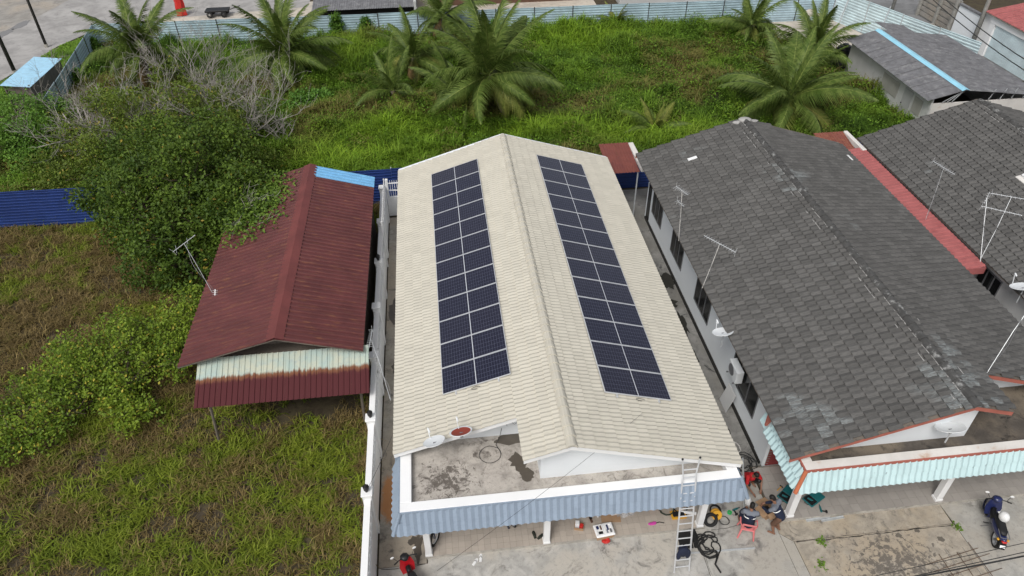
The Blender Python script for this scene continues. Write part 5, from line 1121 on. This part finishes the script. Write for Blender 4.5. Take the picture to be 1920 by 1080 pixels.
def bar(label, a, b, m=M_steel, w=.05, h=.04, name='steel_channel'):
    a, b = Vector(a), Vector(b); d = b-a; t = thing(name, label, 'metal bar', a); t.rotation_euler = d.to_track_quat('X', 'Z').to_euler(); L = d.length
    s_ = MB(); n_ = [(-w/2, 0), (w/2, 0), (w/2, h), (w/2-.008, h), (w/2-.008, .008), (-w/2+.008, .008), (-w/2+.008, h), (-w/2, h)]
    s_.add([(0, y, z) for y, z in n_]+[(L, y, z) for y, z in n_], [(i, (i+1) % 8, 8+(i+1) % 8, 8+i) for i in range(8)]); s_.build('channel', m, t); return t
bar('long steel rail lying across the yard behind the pink chair', (3.68, -.62, .005), (6.08, -.70, .005)); bar('steel rail leaning from the ground to the right parapet corner', (6.15, .45, .02), (5.75, .95, 2.6))
bar('left of two flat steel channels beside the porch step', (8.15, .06, .005), (9.0, .10, .005), w=.09); bar('right of two flat steel channels beside the porch step', (8.65, .0, .005), (9.45, .05, .005), w=.09)
RBM = thing('rebar_mesh', 'rusty rebar mesh frame lying on the yard at the lower right', 'rebar', (12.2, -2.15, 0), .15); M_reb = paint('rusty_rebar', (.14, .09, .06), .25, .8)
for i in range(6): MB().tube([(-.75+i*.3, -.75, .03), (-.60+i*.3, .5+.1*(i % 3), .03)], .010, 5).build('bar', M_reb if i % 2 else M_twig, RBM)
for i in range(5): MB().tube([(-1.0, -.65+i*.26, .05), (1.05+.2*(i % 2), -.6+i*.26, .05)], .010, 5).build('bar', M_reb, RBM)
for i, (x, y, lab) in enumerate(((7.95, -1.5, 'small green weed in the slab joint nearest the lower edge'), (8.3, -.75, 'small green weed in the slab joint near the steel channels'), (12.95, -.75, 'green weed in the slab joint near the blue scooter'))):
    n = 60; P = np.stack([rng.normal(0, .08, n), rng.normal(0, .1, n), np.abs(rng.normal(0, .04, n))], 1); me = leaves(P, .08, lerp((.05, .09, .02), (.1, .17, .03), rng.random(n)), 'weed_leaves', M_leaf, .5); t = thing('weed', lab, 'weed', (x, y, 0)); link('leaves', me, t)
# wet patches and dark stains on slabs (parts of what they lie on)
M_wet = NT('wet_concrete'); M_wet.base(M_wet.mix(M_wet.noise(5, 4), (.07, .06, .048), (.12, .10, .08))); M_wet.set(.3, 0, .5); M_wet = M_wet.m
def patch(parent, off, cx, cy, rx, ry, rot, z, m=M_wet, j=.3): MB().add([(x-off, y, z) for x, y in blob_pts(cx, cy, rx, ry, rot, 20, j)], [tuple(range(20))]).build('wet_patch', m, parent)
slabC = [o for o in CH.children if o.name.startswith('porch_slab')][0]
patch(slabC, 0, -1.35, 2.15, .6, .2, .0, 3.104); patch(slabC, 0, -1.35, 1.25, .26, .35, .4, 3.104); patch(slabC, 0, -1.15, .75, .2, .22, .4, 3.1055)
ms = [o for o in bpy.data.objects if o.name.startswith('side_passage')][0]
patch(ms, 0, -4.72, .55, .12, .5, -.1, .004); patch(ms, 0, -4.85, .9, .22, .15, .3, .0055); patch(ms, 0, -5.55, 12.6, .3, .9, 0, .004); patch(ms, 0, -5.45, 8.9, .28, .4, 0, .004)

def crack(a, b, w=.02, j=.05, n=26):
    a, b = Vector((*a, 0)), Vector((*b, 0)); d = (b-a).normalized(); q = Vector((-d.y, d.x, 0)); L = []; Rr = []
    o = 0
    for i in range(n+1):
        o = o*.8+random.uniform(-j, j); p = a.lerp(b, i/n)+q*o; ww = w*random.uniform(.15, 1.0); L.append((*(p+q*ww).xy, .004)); Rr.append((*(p-q*ww).xy, .004))
    MB().add(L+Rr, [(i, i+1, n+2+i, n+1+i) for i in range(n)]).build('crack', M_dark, yard)
crack((7.5, -.66), (12.9, -.66), .022, .02, 40); crack((-5.9, .0), (-4.5, .01), .014, .02, 14); crack((4.3, .1), (4.75, -6), .006, .03); crack((6.2, .2), (4.9, .12), .012, .03, 14); crack((10.9, -.8), (11.9, -2.6), .008, .05); crack((-1, -1.6), (2.4, -1.9), .004, .04); crack((1.1, .1), (1.3, -2.6), .003, .03)
alley_o = [o for o in bpy.data.objects if o.name.startswith('alley')][0]
M_mud = paint('dark_mud', (.03, .028, .022), .3, .9)
for i in range(12):
    y = random.uniform(3, 18); MB().add([(x, yy, .0015+i*.0006) for x, yy in blob_pts(random.uniform(6.2, 7.2), y, random.uniform(.12, .35), random.uniform(.2, .9), 0, 18, .4)], [tuple(range(18))]).build('mud_stain', M_mud, alley_o)
M_mould = paint('mould_stain', (.16, .14, .115), .3, .9)
for i, (x, y, r_) in enumerate(((10.1, -1.15, .09), (10.9, -.8, .1), (11.6, -.72, .08), (9.9, -1.9, .1), (9.4, -1.3, .06), (10.5, -2.1, .05), (12.2, -1.1, .12))): MB().add([(px, py, .0045) for px, py in blob_pts(x, y, r_, r_*.8, 0, 14, .3)], [tuple(range(14))]).build('oil_spot', M_mould, yard)
# ================================================================ vehicles
def wheel(parent, name, c, r, w, rim_m=M_alu, tyre_m=M_rubber, spokes=5, ax=None):
    Mx = T(*c) @ RY(PI/2)
    W = MB().lathe([(r*.72, -w/2), (r*.93, -w/2), (r, -w*.2), (r, w*.2), (r*.93, w/2), (r*.72, w/2)], 20, Mx, close=True).build(name, tyre_m, parent, True)
    MB().lathe([(r*.66, -w*.3), (r*.735, -w*.4), (r*.735, w*.4), (r*.66, w*.3)], 20, Mx, close=True).build('rim', rim_m, W)
    MB().tube([(-w*.7, 0, 0), (w*.7, 0, 0)], r*.16, 8, M=T(*c)).build('hub', M_frame, W)
    for i in range(spokes):
        a = 2*PI*i/spokes; MB().tube([(0, 0, 0), (0, r*.7*math.cos(a), r*.7*math.sin(a))], r*.05 if spokes < 9 else .003, 4, M=T(*c)).build('spoke', rim_m, W)
    return W
def scooter(label, loc, rz, paint_m, seat_m=M_seat, tilt=-.05, body_m=None):
    S = thing('scooter', label, 'scooter', loc); S.rotation_euler = (0, tilt, rz)
    wheel(S, 'front_wheel', (0, .62, .28), .28, .10); wheel(S, 'rear_wheel', (0, -.60, .28), .28, .12)
    def loft(name, secs, m, n=10, parent=S):        # secs: (y, z, half width, half height)
        vs = []; fs = []
        for y, z, hw, hh in secs:
            for j in range(n): a = 2*PI*j/n; ca, sa = math.cos(a), math.sin(a); vs.append((hw*math.copysign(abs(ca)**.7, ca), y, z+hh*math.copysign(abs(sa)**.7, sa)))
        k = len(secs)
        for i in range(k-1):
            for j in range(n): fs.append((i*n+j, (i+1)*n+j, (i+1)*n+(j+1) % n, i*n+(j+1) % n))
        fs += [tuple(range(n)), tuple(range((k-1)*n, k*n))[::-1]]
        return MB().add(vs, fs).build(name, m, parent, True)
    body = loft('rear_body', [(-.98, .74, .03, .03), (-.88, .70, .10, .07), (-.6, .62, .15, .13), (-.3, .55, .16, .16), (-.05, .48, .13, .15), (.08, .40, .10, .10)], body_m or paint_m)
    loft('seat', [(-.80, .80, .06, .03), (-.65, .81, .13, .05), (-.3, .79, .145, .05), (-.02, .74, .13, .05), (.12, .70, .07, .04)], seat_m)
    loft('underbone', [(.0, .42, .09, .1), (.2, .44, .08, .12), (.36, .56, .08, .12)], M_black)
    sh = MB().add([(-.20, .34, .30), (.20, .34, .30), (.24, .42, .60), (-.24, .42, .60), (.17, .46, .90), (-.17, .46, .90), (-.14, .56, .32), (.14, .56, .32), (.16, .64, .62), (-.16, .64, .62), (.10, .58, .92), (-.10, .58, .92)],
             [(0, 1, 2, 3), (3, 2, 4, 5), (7, 6, 9, 8), (8, 9, 11, 10), (1, 7, 8, 2), (2, 8, 10, 4), (6, 0, 3, 9), (9, 3, 5, 11), (5, 4, 10, 11), (0, 6, 7, 1)]).build('leg_shield', paint_m, S)
    loft('headset', [(.34, .98, .05, .03), (.44, 1.0, .15, .07), (.56, .96, .12, .08), (.62, .93, .05, .05)], body_m or paint_m)
    MB().ell((0, .63, .80), (.09, .04, .06), 12, 7).build('headlight', M_glassd, sh)
    hb = MB().tube([(-.36, .36, 1.02), (-.2, .43, 1.0), (0, .46, .99), (.2, .43, 1.0), (.36, .36, 1.02)], .016, 6).build('handlebar', M_black, S)
    for s_ in (-1, 1):
        MB().tube([(s_*.25, .40, 1.015), (s_*.37, .355, 1.02)], .022, 7).build('grip', M_rubber, hb)
        m_ = MB().tube([(s_*.24, .42, 1.02), (s_*.34, .50, 1.15)], .008, 5).build('mirror', M_black, hb); MB().ell((s_*.36, .50, 1.18), (.065, .025, .045), 10, 6).build('mirror_glass', M_helm, m_)
        MB().tube([(s_*.07, .62, .28), (s_*.07, .50, .75)], .024, 6).build('fork', M_frame, S)
        MB().ell((s_*.14, -.86, .66), (.04, .05, .03), 8, 6).build('indicator', M_yellow, body); MB().tube([(s_*.1, .0, .27), (s_*.27, .0, .27)], .018, 5).build('footpeg', M_rubber, S)
    MB().lathe([(.295, -.07), (.315, -.05), (.32, 0), (.315, .05), (.295, .07)], 18, T(0, .62, .28) @ RY(PI/2)).build('front_fender', paint_m, S, True)
    loft('tail_light', [(-1.02, .70, .06, .025), (-.95, .70, .09, .035)], M_redp); pl = MB().box(-.09, .09, -.006, .006, -.06, .06, T(0, -1.02, .52) @ RX(-.45)).build('number_plate', M_black, S); MB().box(-.075, .075, -.009, -.0065, -.045, .045, T(0, -1.02, .52) @ RX(-.45)).build('plate_face', M_foam, pl)
    MB().box(-.09, .09, -.03, .0, -.25, .02, T(0, -.93, .62) @ RX(-.35)).build('rear_fender', M_black, S)
    MB().tube([(.14, -.15, .24), (.16, -.4, .26), (.17, -.85, .36)], [.03, .05, .055], 8).build('exhaust', M_frame, S); MB().tube([(-.12, -.1, .3), (-.26, .02, .02)], .014, 5).build('stand', M_frame, S)
    MB().tube([(-.13, -.6, .82), (-.13, -.92, .82), (.13, -.92, .82), (.13, -.6, .82)], .014, 5).build('grab_rail', M_frame, S); MB().bbox(-.09, .09, -.3, .1, .22, .42, .04).build('engine', M_frame, S)
    return S
scooter('dark blue scooter parked on the yard at the right edge', (14.0, -.92, 0), -.40, M_bluep, tilt=-.03)
HM2 = thing('helmet', 'white open helmet resting on the seat of the blue scooter', 'helmet', (13.97, -1.1, .85)); MB().lathe([(.13, 0), (.145, .06), (.15, .13), (.125, .21), (.07, .26), (0, .275)], 18, SC(.95, 1.1, 1)).build('shell', M_helm, HM2, True); MB().bbox(-.1, .1, .12, .2, .1, .12, .01).build('peak', M_helm, HM2)
scooter('red scooter with black seat beside the passage at the lower left', (-4.85, -.68, 0), .36, M_redscoot, body_m=M_black)
scooter('dark motorbike parked on the neighbouring porch, mostly under its roof', (11.85, 1.28, .1), PI/2+.05, M_black)
def bicycle(label, loc, rz, s, m, training=False, lean=.12):
    B = thing('bicycle', label, 'bicycle', loc); B.rotation_euler = (0, lean, rz); r = .25*s; F = (0, .42*s, r); Q = (0, -.42*s, r)
    wheel(B, 'front_wheel', F, r, .045*s, spokes=12); wheel(B, 'rear_wheel', Q, r, .045*s, spokes=12)
    st, sp, bb, hd = (0, -.16*s, .58*s), (0, -.13*s, .5*s), (0, -.05*s, .24*s), (0, .30*s, .56*s)
    MB().tube([hd, bb], .02*s, 6).build('frame_tube', m, B); MB().tube([bb, st], .016*s, 6).build('seat_tube', m, B); MB().tube([hd, sp], .016*s, 6).build('frame_tube', m, B); MB().tube([bb, Q], .012*s, 6).build('chain_stay', m, B); MB().tube([sp, Q], .011*s, 6).build('seat_stay', m, B)
    MB().tube([F, (0, .29*s, .6*s), (0, .27*s, .72*s)], .016*s, 6).build('fork', m, B); MB().tube([(-.24*s, .20*s, .76*s), (-.12*s, .27*s, .74*s), (.12*s, .27*s, .74*s), (.24*s, .20*s, .76*s)], .012*s, 6).build('handlebar', M_black, B)
    MB().ell((0, -.18*s, .60*s), (.06*s, .12*s, .03*s), 10, 6).build('saddle', M_black, B); MB().lathe([(r*1.04, -.03*s), (r*1.08, 0), (r*1.04, .03*s)], 20, T(*F) @ RY(PI/2)).build('mudguard', M_black, B)
    MB().tube([(-.1*s, -.05*s, .17*s), (0, -.05*s, .24*s), (.1*s, -.05*s, .31*s)], .012*s, 5).build('pedal_crank', M_frame, B)
    if training:
        for sd in (-1, 1): t_ = wheel(B, 'training_wheel', (sd*.16, -.42*s, .055), .055, .03, spokes=3, rim_m=M_bluep); MB().tube([(sd*.02, -.42*s, r), (sd*.13, -.42*s, .055)], .01, 5).build('stay', M_steel, t_)
bicycle('black bicycle by the left porch pillar, front wheel showing', (-3.90, 1.08, .1), 2.62, 1.15, M_bluep, lean=.1)
bicycle('small blue child bicycle with training wheels under the porch fascia', (-1.78, 1.27, .1), .55, .8, M_bluep, True, 0)
# ================================================================ chair and people
CHR = thing('chair', 'pink plastic chair under the seated man', 'chair', (5.98, -.12, 0), -.35)
MB().bbox(-.22, .22, -.2, .22, .40, .43, .012).build('seat', M_pink, CHR)
MB().bbox(-.22, .22, -.02, .01, .0, .10, .01, T(0, -.215, .70) @ RX(.18)).build('backrest', M_pink, CHR)
for s_ in (-1, 1): MB().bbox(-.025, .025, -.02, .01, -.27, -.001, .008, T(s_*.19, -.215, .70) @ RX(.18)).build('back_post', M_pink, CHR)
for sx_ in (-1, 1):
    for sy_ in (-1, 1): MB().tube([(sx_*.19, sy_*.17, .41), (sx_*.25, sy_*.25, 0)], [.035, .026], 6).build('leg', M_pink, CHR)
    MB().tube([(sx_*.21, -.22, .66), (sx_*.26, -.1, .63), (sx_*.26, .12, .62), (sx_*.23, .2, .41)], .022, 6).build('armrest', M_pink, CHR)
def remesh(o, v=.012, sm=4):
    m = o.modifiers.new('remesh', 'REMESH'); m.mode = 'VOXEL'; m.voxel_size = v; m.use_smooth_shade = True
    if sm: s_ = o.modifiers.new('smooth', 'SMOOTH'); s_.factor = .5; s_.iterations = sm
def cap(mb, a, b, r1, r2):
    a, b = Vector(a), Vector(b); mb.tube([a, a.lerp(b, .5), b], [r1, (r1+r2)/2*1.03, r2], 10); mb.ell(a, (r1,)*3, 10, 7); mb.ell(b, (r2,)*3, 10, 7)
def person(label, loc, rz, J, shirt, lower, lower_len=1.0, sleeves=.9, jacket=None, skin=M_skin, shoes_m=None, stripes=None):
    """J: joints in metres, figure faces +y"""
    P = thing('person', label, 'person', loc, rz); V = Vector; b = MB()
    pel, che, nek, hed = V(J['pel']), V(J['che']), V(J['nek']), V(J['hed'])
    b.ell(pel, (.15, .11, .12), 12, 8); cap(b, pel, che, .125, .135); b.ell(che, (.165, .11, .16), 12, 8); cap(b, che+(nek-che)*.5, nek+(hed-nek)*.4, .06, .05)
    fd = V(J.get('face', (0, 1, 0))).normalized(); up = (hed-nek).normalized(); rt_ = fd.cross(up).normalized(); fd = up.cross(rt_)
    Hm = Matrix((rt_, fd, up)).transposed().to_4x4(); Hm.translation = hed
    b.ell((0, 0, .02), (.074, .092, .105), 14, 10, Hm); b.ell((0, .03, -.06), (.05, .06, .05), 10, 7, Hm); b.ell((0, .095, -.005), (.013, .02, .022), 6, 5, Hm)
    for s_ in (-1, 1): b.ell((s_*.076, -.005, .0), (.012, .02, .03), 6, 5, Hm); b.ell((s_*.03, .085, .022), (.012, .008, .008), 6, 5, Hm)
    for s_, k in ((-1, 'l'), (1, 'r')):
        sh, el, wr = V(J['s'+k]), V(J['e'+k]), V(J['w'+k]); hi, kn, an, to = V(J['h'+k]), V(J['k'+k]), V(J['a'+k]), V(J['t'+k])
        cap(b, che+(sh-che)*.5, sh, .075, .055); cap(b, sh, el, .05, .04); cap(b, el, wr, .04, .028)
        d = (wr-el).normalized(); q = d.cross(V((0, 0, 1))); q = q.normalized() if q.length > .1 else V((1, 0, 0)); pm = wr+d*.05; cap(b, wr, pm+d*.03, .028, .034); cap(b, pm-q*.028, pm+q*.028+d*.02, .02, .02)
        for f in range(4): o_ = pm+d*.045+q*(-.03+.02*f); L_ = (.06, .07, .066, .05)[f]; cap(b, o_, o_+d*L_*.55+V((0, 0, -.012)), .010, .009); cap(b, o_+d*L_*.55+V((0, 0, -.012)), o_+d*L_*.8+V((0, 0, -.035)), .009, .008)
        cap(b, pm-q*.035*s_, pm-q*.06*s_+d*.045+V((0, 0, -.015)), .012, .009)
        cap(b, pel+(hi-pel)*.7, hi, .09, .088); cap(b, hi, kn, .085, .06); cap(b, kn, an, .058, .038); cap(b, an, to, .042, .032); b.ell(an-(to-an).normalized()*.03+V((0, 0, -.03)), (.036, .04, .035), 8, 6)
    body = b.build('body', skin, P, True); remesh(body, .011, 3)
    h = MB().ell((0, -.012, .045), (.084, .098, .095), 14, 9, Hm).ell((0, -.05, .0), (.075, .06, .08), 12, 8, Hm); hr = h.build('hair', M_hair, P, True)
    s = MB(); s.ell(che, (.185, .13, .17), 12, 8); cap(s, pel+(che-pel)*.05, che, .15, .158); s.ell(pel, (.172, .135, .10), 12, 8)
    for k in 'lr':
        sh, el, wr = V(J['s'+k]), V(J['e'+k]), V(J['w'+k]); cap(s, che+(sh-che)*.4, sh, .095, .076)
        if sleeves <= 1: cap(s, sh, sh.lerp(el, sleeves), .07, .062)
        else: cap(s, sh, el, .07, .058); cap(s, el, el.lerp(wr, sleeves-1), .056, .048)
    so = s.build('jacket' if jacket else 'shirt', shirt, P, True); remesh(so, .012, 3)
    l = MB(); l.ell(pel, (.168, .13, .12), 12, 8)
    for k in 'lr':
        hi, kn, an = V(J['h'+k]), V(J['k'+k]), V(J['a'+k]); cap(l, pel+(hi-pel)*.6, hi, .105, .105); cap(l, hi, hi.lerp(kn, min(1, lower_len)), .102, .085)
        if lower_len > 1: cap(l, kn, kn.lerp(an, lower_len-1), .08, .062)
    lo = l.build('trousers' if lower_len > 1.2 else 'shorts', lower, P, True); remesh(lo, .012, 3)
    if jacket:      # grey yoke and a pale reflective stripe across the back
        y = MB(); y.ell(che+(nek-che)*.35, (.192, .138, .115), 14, 8)
        for k in 'lr': sh, el = V(J['s'+k]), V(J['e'+k]); cap(y, che+(sh-che)*.5+(nek-che)*.15, sh, .10, .083); cap(y, sh, sh.lerp(el, .55), .078, .07)
        yo = y.build('jacket_yoke', jacket, P, True); remesh(yo, .012, 3)
        ax_ = (nek-pel).normalized(); q = ax_.to_track_quat('Z', 'Y').to_matrix().to_4x4(); q.translation = che-ax_*.045
        MB().lathe([(1.0, -.018), (1.03, 0), (1.0, .018)], 24, q @ SC(.19, .146, 1)).build('reflective_stripe', M_foam, P)
    if shoes_m:
        for k in 'lr': an, to = V(J['a'+k]), V(J['t'+k]); m_ = MB(); cap(m_, an+V((0, 0, -.02)), to, .052, .045); o_ = m_.build('shoe', shoes_m, P, True); remesh(o_, .012, 2)
    return P
# seated man, back to the camera, looking down at his hands
person('seated man in a navy and grey jacket on the pink chair, back to us', (5.98, -.10, 0), -.35,
       dict(pel=(0, -.05, .53), che=(0, .07, .87), nek=(0, .14, 1.08), hed=(0, .20, 1.20), face=(0, .9, -.45), sl=(-.19, .09, 1.0), sr=(.19, .09, 1.0), el=(-.27, .20, .75), er=(.27, .22, .75), wl=(-.12, .42, .70), wr=(.12, .44, .70),
            hl=(-.1, .0, .50), hr=(.1, .0, .50), kl=(-.17, .43, .50), kr=(.17, .43, .50), al=(-.19, .40, .07), ar=(.19, .44, .07), tl=(-.21, .56, .035), tr=(.21, .60, .035)), M_navy, M_navy, 1.6, 1.9, M_greyc)
# standing man bending over the box
person('barefoot man in a navy and grey jacket bending over the cardboard box', (6.88, -.12, 0), .75,
       dict(pel=(0, -.12, .86), che=(0, .10, 1.16), nek=(0, .22, 1.36), hed=(0, .31, 1.47), face=(0, .75, -.66), sl=(-.19, .13, 1.29), sr=(.19, .13, 1.29), el=(-.24, .28, 1.05), er=(.24, .28, 1.05), wl=(-.1, .48, .95), wr=(.12, .48, .93),
            hl=(-.1, -.11, .83), hr=(.1, -.11, .83), kl=(-.12, .02, .46), kr=(.13, -.02, .46), al=(-.12, -.10, .075), ar=(.15, -.16, .075), tl=(-.15, .06, .035), tr=(.18, .0, .035)), M_navy, M_brownc, .95, 1.9, M_greyc)
# man in the red shirt squatting in the alley mouth
person('squatting man in a red football shirt at the alley mouth', (6.72, 1.62, 0), PI+.25,
       dict(pel=(0, -.22, .28), che=(0, .02, .57), nek=(0, .14, .76), hed=(0, .21, .88), face=(0, .7, -.7), sl=(-.19, .06, .70), sr=(.19, .06, .70), el=(-.30, .22, .48), er=(.30, .22, .48), wl=(-.18, .42, .28), wr=(.15, .45, .24),
            hl=(-.1, -.18, .27), hr=(.1, -.18, .27), kl=(-.22, .20, .46), kr=(.22, .20, .46), al=(-.18, -.03, .075), ar=(.18, -.03, .075), tl=(-.22, .13, .035), tr=(.22, .13, .035)), M_redc, M_black, 1.5, .75)
# person on the porch, hidden from the knee up by the fascia
person('person in brown trousers walking on the porch, only one leg visible', (-.12, 1.12, .1), -1.25,
       dict(pel=(0, 0, .92), che=(0, .03, 1.26), nek=(0, .05, 1.47), hed=(0, .08, 1.60), sl=(-.19, .04, 1.39), sr=(.19, .04, 1.39), el=(-.24, .0, 1.12), er=(.24, .06, 1.12), wl=(-.23, .12, .88), wr=(.23, .2, .9),
            hl=(-.1, 0, .9), hr=(.1, 0, .9), kl=(-.11, .02, .48), kr=(.11, .16, .50), al=(-.11, -.12, .09), ar=(.12, .2, .08), tl=(-.13, .03, .04), tr=(.14, .36, .035)), M_greyc, M_brownc, 1.95, .9, shoes_m=M_brownc)
